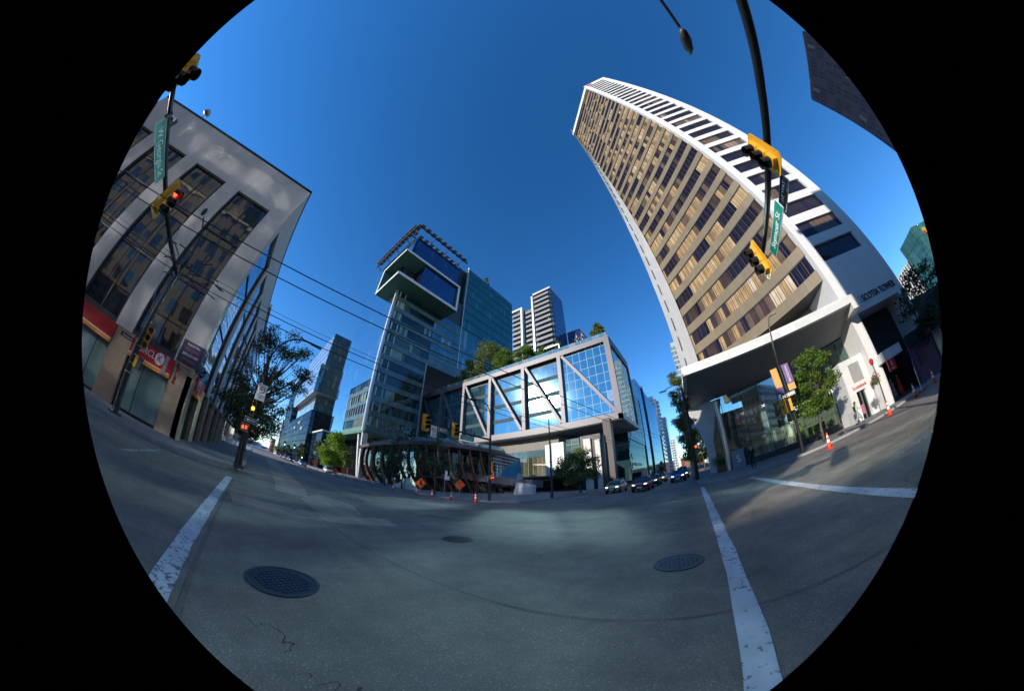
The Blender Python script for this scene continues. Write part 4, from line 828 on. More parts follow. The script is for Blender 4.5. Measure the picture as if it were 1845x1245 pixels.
FX, FY, BX = PI / 2, PI, -PI / 2     # face towards +X, +Y, -X

# left mast at the shop corner
t = T('signal_mast', 'tall black signal mast with long arm before the red shop', 'signal mast', (-15.9, -7.9, .14))
MB().lathe([(.42, 0), (.42, .06), (.2, .1), (.2, .3)], (-15.9, -7.9, .14), 12).build('base_plate', m_dark, t)
MB().cyl((-15.9, -7.9, .2), (-15.85, -7.95, 8.2), .19, .13, 14).build('pole', m_black, t)
MB().tube([(-15.85, -8.0, 7.9), (-13.5, -8.12, 7.95), (-10, -8.15, 8.0), (-6, -8.15, 8.05), (-4.6, -8.15, 8.05)], [.13, .125, .11, .09, .08], 12).build('arm', m_black, t, smooth=True)
MB().tube([(-15.85, -7.95, 8.1), (-15.85, -7.95, 9.3), (-15.75, -8.2, 10.6), (-15.4, -8.8, 11.5)], [.1, .08, .06, .05], 10).build('lamp_arm', m_black, t, smooth=True)
MB().lathe([(.03, -.3), (.12, -.2), (.15, .1), (.06, .3)], (-15.3, -9.0, 11.75), 12).build('lamp_head', m_dark, t)
MB().tube([(-12.6, -8.1, 9.2), (-15.6, -8.0, 5.2)], .018, 6).build('guy_wire', m_steel, t)
for i in range(9): MB().cyl((-15.9, -7.9, 2.2 + i * .45), (-15.9, -7.9, 2.23 + i * .45), .2 - .008 * i, None, 14).build('steel_band', m_alu, t)
signal_head('yellow signal head with lit red lamp hanging from the left mast arm', (-10.2, -8.0, 7.9), FY, 1.28, 'r')
signal_head('signal head at the dark outer tip of the left mast arm', (-5.0, -8.0, 7.9), FY, 1.28)
sign('street_name_sign', 'green street name sign reading W Georgia St on the left mast arm', (-7.75, -8.02, 7.62), FY, 2.5, .46, m_green, [('W Georgia St', .36, -.01, m_ltxt)], border=m_signw)
q = T('signal_camera', 'small camera cluster clamped on the left mast arm', 'camera', (-6.7, -8.15, 8.1)); MB().box(-6.75, -8.3, 8.1, -6.6, -7.95, 8.25).build('body', m_alu, q); MB().box(-7.0, -8.2, 8.05, -6.85, -8.05, 8.4).box(-6.5, -8.1, 7.8, -6.4, -8.0, 8.1).build('clamp', m_dark, q)
signal_head('yellow signal head seen from the side on the black left pole', (-15.75, -7.5, 4.1), PI * .62, 1.05, None, False, kinds='ryg', visor=m_sigy)
q = T('pedestrian_signal', 'yellow pedestrian signal seen edge-on low on the left pole', 'pedestrian signal', (-15.8, -7.5, 2.8)); MB().box(-15.95, -7.62, 2.55, -15.55, -7.42, 3.05).build('housing', m_sigy, q); MB().box(-15.6, -7.41, 2.5, -15.5, -7.1, 3.1).build('visor', m_dark, q)
sign('street_name_sign', 'small black street name sign reading Seymour St on the left pole', (-15.6, -8.6, 3.62), FX, 1.0, .2, m_signb, [('Seymour St', .15, -.01, m_ltxt)])
# right mast over the near corner
t = T('signal_mast', 'black signal mast whose arm reaches overhead from the near corner', 'signal mast', (4.15, -2.2, .1))
MB().cyl((4.15, -2.2, .1), (4.15, -2.2, 9.3), .17, .1, 14).build('pole', m_black, t)
MB().tube([(4.15, -2.2, 6.2), (4.2, .3, 6.4), (4.1, 2, 6.42), (4.06, 4.2, 6.42), (4.02, 6.75, 6.4)], [.12, .105, .095, .085, .07], 14).build('arm', m_black, t, smooth=True)
MB().tube(bez((4.15, -2.2, 9.2), (4.25, -.9, 9.7), (4.25, .9, 9.05)), .045, 8).build('lamp_arm', m_black, t)
lh = MB().lathe([(.02, .4), (.1, .33), (.15, .1), (.12, -.2), (.03, -.36)], (0, 0, 0), 14)
lo = lh.build('lamp_head', m_dark, None, smooth=True); lo.parent = t; lo.matrix_local = Matrix.Translation(Vector((4.22, 1.3, 8.98)) - Vector((4.15, -2.2, .1))) @ Matrix.Rotation(PI / 2 + .15, 4, 'X')
signal_head('nearest yellow signal head with yellow backplate on the overhead arm', (3.86, 3.4, 6.3), BX, .82)
signal_head('yellow signal head at the far tip of the overhead arm above the bank', (3.8, 6.7, 6.2), BX, .88)
sign('street_name_sign', 'green street name sign reading Seymour St under the overhead arm', (4.12, 5.55, 6.05), BX, 1.75, .32, m_green, [('Seymour St', .27, -.01, m_ltxt)], border=m_signw)
sign('one_way_sign', 'narrow black sign edge beside the nearest signal head', (4.3, 4.45, 6.1), BX, .9, .28, m_signb, [('ONE WAY', .15, 0, m_ltxt)], border=m_signw)
# shop-side corner pole across
t = T('signal_pole', 'dark signal pole by the street tree at the shop corner', 'signal pole', (-17.2, -.55, .14))
MB().cyl((-17.2, -.55, .14), (-17.2, -.55, 5.3), .11, .07, 12).build('pole', m_black, t); MB().box(-17.5, -.9, .14, -16.9, -.3, .3).build('base', m_dark, t)
signal_head('signal head with lit amber lamp on the pole at the shop corner', (-17.0, -.5, 3.5), FX, .72, 'y', False)
sign('no_turn_sign', 'white no left turn sign on top of the pole before the street tree', (-17.08, -.3, 4.55), FX, .6, .95, m_signw, [('7-9:30AM', .1, -.18, m_ktxt), ('3-6PM', .1, -.32, m_ktxt)], icon=no_turn)
arrow_sign('black one way sign below the lit amber lamp', (-17.05, -.45, 2.85), FX, .8)
ped_signal('pedestrian signal showing a lit red hand and countdown at the shop corner', (-17.0, -.72, 2.38), FX)
# mast across the junction by the glass pavilion
t = T('signal_mast', 'slim dark signal mast with long arm before the glass pavilion', 'signal mast', (-17.6, 19.9, .14))
MB().cyl((-17.6, 19.9, .14), (-17.6, 19.9, 6.6), .16, .11, 12).cyl((-17.6, 19.9, 6.6), (-17.6, 19.9, 8.6), .08, .06).build('pole', m_black, t); MB().tube([(-17.6, 19.8, 6.25), (-17.6, 15, 6.35), (-17.6, 11.6, 6.4)], [.1, .08, .06], 10).build('arm', m_black, t)
MB().tube(bez((-17.6, 19.9, 8.5), (-17.7, 19.8, 10.4), (-18.7, 18.9, 10.5)), .05, 8).build('lamp_arm', m_black, t); MB().box(-19.3, 18.3, 10.42, -18.7, 18.9, 10.55).build('lamp_head', m_dark, t)
signal_head('yellow signal head at the outer end of the arm before the glass pavilion', (-17.4, 11.9, 6.3), FX, 1.0, group=None)
signal_head('yellow signal head nearest the pole on the arm before the glass pavilion', (-17.4, 15.0, 6.3), FX, 1.0, group=None)
sign('no_turn_sign', 'white no turn sign hanging beside the outer signal head', (-17.4, 12.75, 5.75), FX, .6, .95, m_signw, [('BUSES', .1, -.2, m_ktxt), ('EXCEPTED', .09, -.33, m_ktxt)], icon=no_turn)
arrow_sign('black one way sign between the two signal heads of the far arm', (-17.45, 13.7, 6.05), FX, 1.0)
sign('street_name_sign', 'green street name sign reading Seymour St near the pavilion mast', (-17.45, 16.6, 5.85), FX, 1.7, .38, m_green, [('Seymour St', .27, -.01, m_ltxt)], border=m_signw)
signal_head('yellow signal head low on the mast pole before the glass pavilion', (-17.4, 20.05, 3.5), FX, .8, None, False, None)
ped_signal('pedestrian signal with orange symbol low on the pavilion mast', (-17.4, 20.0, 2.45), FX)
# pole with red light at bank corner
t = T('signal_pole', 'thick black pole with street lamp arm at the bank corner', 'signal pole', (.45, 27.3, .14))
MB().cyl((.45, 27.3, .14), (.6, 27.3, 9.5), .2, .12, 12).build('pole', m_black, t); MB().tube(bez((.6, 27.3, 9.3), (.3, 27.3, 10), (-1.1, 27.3, 9.55)), .04, 8).build('lamp_arm', m_black, t); MB().box(-1.75, 27.2, 9.36, -1.0, 27.4, 9.5).build('lamp_head', m_steel, t)
signal_head('dark signal head with lit red lamp at the bank corner pole', (.75, 27.0, 2.95), 0, .8, 'r', False)
# lone trolley pole and others
t = T('trolley_pole', 'thin plain pole standing before the low building under the bridge', 'pole', (-14.75, 26.95, .14)); MB().cyl((-14.75, 26.95, .14), (-14.75, 26.95, 9.3), .13, .06, 10).build('shaft', m_dark, t); MB().cyl((-14.75, 26.95, .14), (-14.75, 26.95, 1), .19, .16, 10).build('base', m_dark, t)
for z in (2.6, 3.3, 4.2, 6.5): MB().cyl((-14.75, 26.95, z), (-14.75, 26.95, z + .08), .14, .14, 10).build('band', m_black, t)
t = T('street_lamp', 'arched street lamp leaning over the road beside the street tree', 'street lamp', (-19.4, -.9, .14)); MB().cyl((-19.4, -.9, .14), (-19.3, -.6, 7.0), .1, .07, 10).build('pole', m_black, t)
MB().tube(bez((-19.3, -.6, 7.0), (-19.1, -.2, 9.6), (-18.3, 1.9, 9.1), 12), .055, 8).build('lamp_arm', m_black, t, smooth=True); MB().bar((-18.35, 1.8, 9.12), (-18.1, 2.6, 8.98), .18, .1).build('lamp_head', m_dark, t)
t = T('street_lamp', 'tall street lamp with orange and purple banners in front of the bank lobby', 'street lamp', (8.07, 19.95, .14)); MB().cyl((8.07, 19.95, .14), (8.1, 19.9, 6.4), .13, .08, 12).build('pole', m_black, t)
MB().tube([(8.1, 19.9, 6.4), (8.3, 19.8, 8.0), (8.65, 19.7, 9.5), (8.9, 19.55, 9.95), (9.2, 19.4, 10.02)], [.08, .06, .05, .045, .04], 10).build('lamp_arm', m_dark, t, smooth=True); MB().bar((9.1, 19.45, 10.02), (9.5, 19.25, 9.95), .16, .1).build('lamp_head', m_dark, t)
m_bp = M('banner_purple', (.2, .12, .26), .8, amt=.06); m_bo = M('banner_orange', (.75, .38, .12), .8, amt=.06)
b_ = T('street_banner', 'purple street banner with white lettering and orange foot on the lamp post', 'banner', (8.5, 19.8, 5)); MB().box(8.25, 19.86, 4.9, 8.85, 19.9, 6.35).build('cloth', m_bp, b_); MB().box(8.25, 19.86, 4.45, 8.85, 19.9, 4.9).build('orange_foot', m_bo, b_); text('VANCOUVER', b_, (8.55, 19.85, 5.62), (0, 0, -1), (1, 0, 0), .26, m_ltxt, ext=.003, sx=.8)
b_ = T('street_banner', 'plain orange street banner with purple foot on the lamp post', 'banner', (7.7, 19.8, 5)); MB().box(7.3, 19.9, 4.9, 7.85, 19.94, 6.3).build('cloth', m_bo, b_); MB().box(7.3, 19.9, 4.45, 7.85, 19.94, 4.9).build('purple_foot', m_bp, b_)
arrow_sign('black one way sign below the banners on the lamp post', (8.2, 19.7, 4.2), -.5, .7)
signal_head('yellow signal head turned sideways left of the banner lamp post', (7.45, 19.9, 3.55), 2.2, .8, None, True, None)
signal_head('yellow signal head turned sideways right against the banner lamp post', (7.95, 19.7, 3.5), BX - .2, .8, None, False, None)
# heritage lamp with flower basket
t = T('flower_lamp_post', 'slim lamp post with a hanging flower basket beside the bank entrance', 'lamp post', (16.6, 20.4, .14)); MB().cyl((16.6, 20.4, .14), (16.6, 20.4, 3.6), .07, .05, 10).build('pole', m_dark, t); MB().lathe([(.08, 0), (.16, .1), (.2, .35), (.08, .5)], (16.6, 20.4, 3.6), 12).build('lantern', m_rtxt, t); MB().tube([(16.6, 20.4, 3.1), (16.1, 20.2, 3.0)], .02, 6).build('basket_arm', m_dark, t)
# sign post
t = T('parking_sign_post', 'pole with two stacked white parking signs in front of the pavilion', 'sign post', (-25.7, 21, .14)); MB().cyl((-25.7, 21, .14), (-25.7, 21, 3.3), .035, None, 8).build('post', m_steel, t); MB().box(-25.6, 20.9, 2.65, -25.56, 21.25, 3.25).build('sign_panel', m_signw, t); MB().box(-25.6, 20.9, 2.1, -25.56, 21.6, 2.6).build('sign_panel', m_signw, t)
t = T('round_sign_post', 'short post with small white sign at the kerb by the front taxi', 'sign post', (-14.9, 38.5, .14)); MB().cyl((-14.9, 38.5, .14), (-14.9, 38.5, 2.3), .03, None, 8).build('post', m_steel, t); MB().box(-15.1, 38.42, 1.8, -14.7, 38.47, 2.4).build('sign_panel', m_signw, t)
# pylon
t = T('bank_pylon', 'grey blue bank pylon sign with a white S emblem by the lobby corner', 'pylon sign', (4.75, 28.3, .14)); MB().box(4.1, 28.2, .14, 5.4, 28.5, 1.95).build('panel', M('pylon_grey', (.2, .25, .33), .35, .3, amt=.05), t); text('S', t, (4.75, 28.17, 1.05), (1, 0, 0), (0, 0, 1), 1.0, m_ltxt)
t = T('planter_box', 'brown brick planter beside the bank pylon', 'planter', (3.4, 31.5, .14)); MB().box(2.9, 30.9, .14, 4.0, 33, .8).build('box', m_wood, t)
# far signals
t = T('signal_mast', 'distant signal arm with green lights far down the main road', 'signal mast', (-112, 19.8, .14)); MB().cyl((-112, 19.8, .14), (-112, 19.8, 6.4), .14, .1, 8).build('pole', m_black, t); MB().cyl((-112, 19.8, 6.2), (-112, 11, 6.3), .08, .06, 8).build('arm', m_black, t)
signal_head('distant signal head with green light at the outer end of the far arm', (-111.8, 11.8, 6.0), FX, 1.3, 'g', group=None); signal_head('distant signal head with green light near the far pole', (-111.8, 15.8, 5.9), FX, 1.3, 'g', group=None)
signal_head('distant low signal head with green light on the far pole', (-111.8, 19.4, 3.0), FX, 1.3, 'g', group=None)

# overhead trolley wires
def wire(label, a, b_, sag, r=.017):
    a = Vector(a); b_ = Vector(b_); P = [a.lerp(b_, i / 24) - Vector((0, 0, sag * 4 * (i / 24) * (1 - i / 24))) for i in range(25)]
    return one('trolley_wire', MB().tube(P, r, 6), m_black, label, 'wire', 'trolley wires over the junction')
wire('upper trolley wire of the pair crossing highest over the junction', (-9.6, -25, 6.55), (-3.4, 40, 6.5), .15)
wire('lower trolley wire of the pair crossing highest over the junction', (-10.3, -25, 6.5), (-4.1, 40, 6.45), .15)
wire('upper trolley wire of the lower pair passing before the mirror tower', (-12.2, -25, 6.5), (-7.4, 60, 6.5), .15)
wire('lower trolley wire of the lower pair passing before the mirror tower', (-12.9, -25, 6.45), (-8.1, 60, 6.45), .15)
wire('thin span wire just above the lower pair of trolley wires', (-13.2, -25, 7.2), (-8.8, 60, 7.1), .1, .009)
q = T('wire_crossing', 'tangle of trolley wire switch fittings hanging before the upper windows', 'wire fitting', (-11.6, -5.2, 6.5)); mb = MB(); rr = random.Random(2)
for i in range(26):
    a = Vector((-11.6 + rr.uniform(-1.3, 1.3), -5.4 + rr.uniform(-1.4, 1.4), 6.5 + rr.uniform(-.1, .35))); mb.bar(a, a + Vector((rr.uniform(-.6, .6), rr.uniform(-.7, .7), rr.uniform(-.15, .15))), .04, .04)
mb.build('fittings', m_dark, q)

# ------------------------------------------------------------------ cones, construction signs
cn = T('traffic_cone', '', 'traffic cone', (0, 0, 0), 'traffic cones along the kerbs')
MB().box(-.2, -.2, 0, .2, .2, .05).build('base', m_cone, cn, bevel=.02); MB().lathe([(.15, .04), (.13, .2), (.06, .78), (.045, .92), (.02, .94)], (0, 0, 0), 16).build('body', m_cone, cn, smooth=True)
MB().lathe([(.1105, .385), (.088, .555)], (0, 0, 0), 16).lathe([(.077, .66), (.062, .78)], (0, 0, 0), 16).build('reflective_band', m_refl, cn)
cones = [(-17.95, 18.35, 'orange cone closest to the pavilion mast pole'), (-20.6, 17.7, 'orange cone second from the pavilion mast, left of the nearer diamond sign'), (-23.3, 17.4, 'orange cone third from the pavilion mast, right of the farther diamond sign'), (-26.6, 17.6, 'orange cone just left of the farther diamond sign pole'),
 (-31.5, 17.3, 'orange cone alone before the dark pavilion trees'), (-37.5, 17.2, 'orange cone farther left before the dark pavilion trees'), (-47.5, 18.3, 'orange cone near the inclined white columns'), (-53.5, 18.4, 'orange cone just right of the lime green tree'), (-58.5, 18.2, 'orange cone in front of the lime green tree trunk'), (-66, 18, 'orange cone right behind the white parked car'), (-75, 17.6, 'orange cone left of the white parked car'), (-84, 17.2, 'farthest orange cone down the main road'),
 (8.5, 16.6, 'orange cone on the road before the bright green tree'), (14.3, 17.5, 'sunlit orange cone in front of the bank entrance corner'), (17.4, 17.7, 'orange cone beside the white backed diamond sign'), (20.3, 18.0, 'orange cone at the dark right end of the road')]
for i, (x, y, lb) in enumerate(cones):
    if i == 0: cn.location = (x, y, .0); cn['label'] = lb
    else: dup(cn, (x, y, .0), rnd.uniform(0, 1.5), lb)
one('barrel_marker', MB().lathe([(.2, 0), (.2, .9), (.16, .95)], (-18.6, 19.0, 0), 14), M('marker_dark_red', (.25, .02, .02), .5), 'dark red marker drum standing behind the cone by the pavilion mast', 'marker drum')
def diamond(label, x, y, rz, zc, r, face, glyph, base=.0):
    s = T('construction_sign', label, 'construction sign', (0, 0, 0)); MB().cyl((0, .03, 0), (0, .03, zc), .03, None, 8).build('post', m_signw if face is m_signgrey else m_steel, s); MB().bar((-.45, 0, .03), (.45, 0, .03), .06, .05).bar((0, -.45, .03), (0, .45, .03), .06, .05).build('foot', m_dark, s)
    MB().add([(x_, y_, zc + z_) for y_ in (0, -.02) for x_, z_ in ((0, -r), (r, 0), (0, r), (-r, 0))], [(3, 2, 1, 0), (4, 5, 6, 7), (0, 1, 5, 4), (1, 2, 6, 5), (2, 3, 7, 6), (3, 0, 4, 7)]).build('panel', face, s)
    if glyph == 'worker':
        MB().bar((-.05, -.025, zc - .3), (.02, -.025, zc - .02), .01, .09).bar((.16, -.025, zc - .3), (.04, -.025, zc), .01, .09).bar((.02, -.025, zc - .05), (-.03, -.025, zc + .2), .01, .14).bar((-.04, -.025, zc + .14), (.2, -.025, zc - .04), .01, .06).ball((-.04, -.025, zc + .29), .08, 8, 6, 0, (1, .2, 1)).build('worker_symbol', m_ktxt, s)
    elif glyph == 'lane':
        MB().bar((-.1, -.025, zc - .3), (-.1, -.025, zc + .2), .01, .06).bar((.12, -.025, zc - .3), (.12, -.025, zc + .25), .01, .06).add([(-.2, -.03, zc + .15), (0, -.03, zc + .15), (-.1, -.03, zc + .34)], [(0, 1, 2)]).build('arrow_symbol', m_ktxt, s)
    s.location = (x, y, base); s.rotation_euler = (0, 0, rz)
diamond('orange diamond construction sign with worker symbol, left of the two near the pavilion', -26.2, 17.9, FX - .5, 1.45, .62, m_dia, 'worker')
diamond('orange diamond construction sign with lane symbol, right of the two near the pavilion', -22.6, 20.6, FX - .7, 1.5, .62, m_dia, 'lane', .14)
diamond('orange diamond construction sign near the white columns', -63, 21, FX, 1.3, .75, m_dia, None, .14); diamond('orange diamond construction sign right of the white parked car', -62, 18.8, FX, .95, .75, m_dia, None); diamond('distant orange diamond sign left of the white parked car', -84, 18.6, FX, 2.0, .8, m_dia, None)
diamond('diamond construction sign showing its grey back at the right road edge', 18.9, 18.3, .75, 1.75, .55, m_signgrey, 'lane')
# bench
t = T('newspaper_bench', 'white slatted bench front standing on the shop pavement', 'bench', (-52.7, -4, .14))
mb = MB()
for z in (.5, .75, 1.0, 1.25): mb.box(-52.8, -4.9, z, -52.7, -3.0, z + .14)
mb.build('back_slats', m_whitep, t); MB().box(-53.3, -4.9, .55, -52.8, -3.0, .62).build('seat', m_whitep, t); MB().box(-53.3, -4.9, .14, -52.7, -4.8, 1.4).build('side_frame', m_whitep, t); MB().box(-53.3, -3.1, .14, -52.7, -3.0, 1.4).build('side_frame', m_whitep, t)

# ------------------------------------------------------------------ trees
def leaves(mb, clumps, n, size, q, flat=.5):
    for c, r in clumps:
        k = max(4, int(n * r[0] * r[1] * r[2]))
        for _ in range(k):
            while True:
                p = Vector((q.gauss(0, .5), q.gauss(0, .5), q.gauss(0, .5)))
                if p.length < 1.25: break
            p = Vector((c[0] + p.x * r[0], c[1] + p.y * r[1], c[2] + p.z * r[2]))
            nr = Vector((q.gauss(0, 1), q.gauss(0, 1), q.gauss(0, 1) + flat)).normalized(); a = nr.orthogonal().normalized(); a.rotate(Matrix.Rotation(q.uniform(0, 6.28), 3, nr)); b_ = nr.cross(a)
            s = size * q.uniform(.6, 1.3); mb.add([p - a * s, p - b_ * s * .55, p + a * s, p + b_ * s * .55], [(0, 1, 2, 3)])
def tree(name, label, x, y, z0, h, trunk, spread, lean, leafm, nleaf, lsize, seed, nclump=34, low=.35, bark=m_bark, group=None, tip=0, tr=.13, shape='oval', csz=1):
    q = random.Random(seed); t = T(name, label, 'tree', (x, y, z0), group)
    top = Vector((x + lean[0], y + lean[1], z0 + h * .8)); fork = Vector((x + lean[0] * .25, y + lean[1] * .25, z0 + trunk))
    tb = MB().tube([(x, y, z0 - .05), (x + q.uniform(-.05, .05), y, z0 + trunk * .5), fork, fork.lerp(top, .5) + Vector((q.uniform(-.2, .2), q.uniform(-.2, .2), 0)), top], [tr * 1.25, tr, tr * .85, tr * .5, tr * .12], 9)
    clumps = []; cz = z0 + trunk + (h - trunk) * .52
    for i in range(nclump):
        a = q.uniform(0, 6.28); f = q.random()
        zz = z0 + trunk * .95 + (h - trunk) * (low * .0 + f)
        prof = {'oval': math.sin(PI * min(1, .12 + f * .86)) ** .6, 'column': .55 + .45 * math.sin(PI * f), 'vase': .35 + .65 * math.sin(PI * (.15 + .7 * f)), 'cone': 1.05 - f}[shape]
        rr_ = spread * prof * math.sqrt(q.uniform(.1, 1))
        c = Vector((x + lean[0] * (.25 + .7 * f) + rr_ * math.cos(a), y + lean[1] * (.25 + .7 * f) + rr_ * math.sin(a), zz))
        s = spread * q.uniform(.2, .4) * csz; clumps.append((c, (s * 1.15, s * 1.15, s * .75)))
        st = fork.lerp(top, max(0, f * .8 - .12)); md = st.lerp(c, .5) + Vector((0, 0, -.08 * spread))
        tb.tube([st, md, c], [tr * .3, tr * .18, tr * .05], 5, cap=False)
    for i in range(tip):
        a = q.uniform(0, 6.28); c0 = top + Vector((q.uniform(-.3, .3), q.uniform(-.3, .3), 0)) * spread * .6
        for k in range(7):
            c = c0 + Vector((math.cos(a) * .12 * k, math.sin(a) * .12 * k, .33 * k)); clumps.append((c, (.16, .16, .22)))
        tb.tube([c0, c], [.03, .01], 4, cap=False)
    tb.build('trunk', bark, t, smooth=True)
    mb = MB(); tot = sum(r[0] * r[1] * r[2] for _, r in clumps); leaves(mb, clumps, nleaf / tot, lsize, q); mb.build('crown', leafm, t)
    return t
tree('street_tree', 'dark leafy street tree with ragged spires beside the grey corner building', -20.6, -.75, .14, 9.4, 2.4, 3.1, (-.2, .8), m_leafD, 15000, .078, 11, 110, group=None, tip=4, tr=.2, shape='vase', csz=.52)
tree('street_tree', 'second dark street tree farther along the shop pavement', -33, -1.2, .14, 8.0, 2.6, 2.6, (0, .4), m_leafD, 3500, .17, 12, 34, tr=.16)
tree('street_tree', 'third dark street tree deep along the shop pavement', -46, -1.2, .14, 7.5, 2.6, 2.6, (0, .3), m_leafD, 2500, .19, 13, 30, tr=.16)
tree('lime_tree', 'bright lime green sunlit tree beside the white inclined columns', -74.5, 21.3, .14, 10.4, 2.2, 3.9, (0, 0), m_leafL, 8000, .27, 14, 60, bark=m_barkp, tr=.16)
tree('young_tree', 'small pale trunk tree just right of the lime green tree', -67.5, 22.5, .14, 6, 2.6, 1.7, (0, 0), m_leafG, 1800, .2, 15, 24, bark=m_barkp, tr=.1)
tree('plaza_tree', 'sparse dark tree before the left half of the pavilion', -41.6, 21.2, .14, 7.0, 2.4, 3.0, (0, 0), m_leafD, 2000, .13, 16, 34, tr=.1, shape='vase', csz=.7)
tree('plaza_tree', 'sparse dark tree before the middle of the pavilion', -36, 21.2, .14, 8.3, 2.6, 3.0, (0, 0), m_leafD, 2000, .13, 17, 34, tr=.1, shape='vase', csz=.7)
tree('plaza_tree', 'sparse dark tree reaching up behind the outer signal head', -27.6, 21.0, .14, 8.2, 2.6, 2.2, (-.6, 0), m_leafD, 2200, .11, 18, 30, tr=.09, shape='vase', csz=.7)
tree('corner_tree', 'round leafy tree before the low building under the glass bridge', -16.4, 39, .14, 6.6, 2.0, 3.7, (0, 0), m_leafO, 6500, .17, 19, 52, tr=.14, shape='oval', csz=.85)
tree('climbing_street_tree', 'tall narrow ivy-like tree against the black pole at the bank corner', .1, 29.3, .14, 11.8, 2.2, .95, (.2, 0), m_leafO, 14000, .095, 20, 70, bark=m_barkp, tr=.2, shape='column', csz=1.5)
tree('bank_tree', 'bright green young tree on the pavement between banner lamp and bank', 10.7, 21.5, .14, 6.9, 2.3, 1.9, (.7, -.3), m_leafG, 10000, .095, 21, 60, tr=.1, shape='vase', csz=.75)
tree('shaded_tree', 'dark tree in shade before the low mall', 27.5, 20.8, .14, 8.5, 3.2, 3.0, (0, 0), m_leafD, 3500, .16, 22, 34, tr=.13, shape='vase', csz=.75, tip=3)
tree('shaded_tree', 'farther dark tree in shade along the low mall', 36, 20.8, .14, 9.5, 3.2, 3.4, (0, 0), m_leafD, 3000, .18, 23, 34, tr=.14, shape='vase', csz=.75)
for i, (x, y, h, s, m, lb) in enumerate(((-61.5, 58, 9.5, 3.8, m_leafO, 'olive rooftop tree farthest left on the glass bridge'), (-52, 57.5, 13.6, 4.8, m_leafO, 'tallest rooftop tree on the glass bridge'), (-45.5, 57, 8.0, 3.6, m_leafG, 'rounded green rooftop tree right of the tallest one'), (-37.5, 57, 6.8, 3.0, m_leafG, 'pale green rooftop shrub tree at mid bridge'), (-31.5, 57, 4.2, 1.9, m_leafG, 'small green rooftop tree left of the white roof frame'), (-26.6, 57, 4.6, 1.0, m_leafG, 'thin rooftop tree beside the white roof frame'), (-15.0, 56.5, 5.2, 1.8, m_leafO, 'dark bushy rooftop tree at the end of the glass bridge'))):
    tree('rooftop_tree', lb, x, y, 34.2, h, h * .18, s, (0, 0), m, int(3000 + 700 * h), .2, 40 + i, 60, tr=.12)
tree('terrace_tree', 'tiny tree on the roof of the glass office tower', -76.5, 78.2, 104.6, 5.8, .6, 2.0, (0, 0), m_leafO, 700, .35, 50, 16, tr=.12)
for i, (x, y, h, lb) in enumerate(((-125, 21.5, 8, 'shaded tree before the dark office building'), (-95, 22, 9, 'shaded tree behind the lime green tree'), (-175, 21, 8, 'tree far down the right side of the main road'), (-240, 20.5, 9, 'yellowish tree near the end of the main road'), (-300, -4, 9, 'tree near the far left end of the main road'))):
    tree('road_tree', lb, x, y, .14, h, 2.4, 3, (0, 0), m_leafG if i > 2 else m_leafD, 900, .4, 60 + i, 22, tr=.15)
for i, (x, y, lb) in enumerate(((2.6, 55, 'tree behind the bank corner on the climbing street'), (2.6, 85, 'tree farther up the right side of the climbing street'), (2.4, 130, 'tree high up the right side of the climbing street'), (-15.8, 150, 'tree on the left side of the climbing street'), (1.5, 220, 'tree at the far top of the climbing street'))):
    tree('street_side_tree', lb, x, y, .14, 7.5, 2.4, 2.0, (0, 0), m_leafD, 900, .3, 70 + i, 22, tr=.13)
def fl(name, label, cat, c, r, n, mats, seed):
    t = T(name, label, cat, c); mb = MB(); q = random.Random(seed); leaves(mb, [((c[0] + q.uniform(-r, r), c[1] + q.uniform(-r, r), c[2] + q.uniform(-r, r) * .6), (r * .6,) * 3) for _ in range(9)], n / (9 * (r * .6) ** 3), .06, q); mb.build('foliage', mats[0], t)
    mb = MB(); leaves(mb, [((c[0] + q.uniform(-r, r), c[1] + q.uniform(-r, r), c[2] + q.uniform(-r, r) * .7), (r * .7,) * 3) for _ in range(9)], n * .6 / (9 * (r * .7) ** 3), .05, q); mb.build('blossoms', mats[1], t); MB().lathe([(.1, -.35), (r * .8, -.1), (r * .8, 0)], c, 12).build('basket', m_dark, t)
fl('flower_basket', 'hanging basket of pink flowers on the slim lamp post', 'flower basket', (16.05, 20.2, 2.55), .36, 600, (m_leafG, leafmat('petals', (.35, .03, .12), (.6, .25, .3))), 81)
fl('planter_shrub', 'leafy shrub growing in the brown brick planter', 'shrub', (3.45, 31.8, 1.5), .8, 900, (m_leafG, m_leafL), 82)

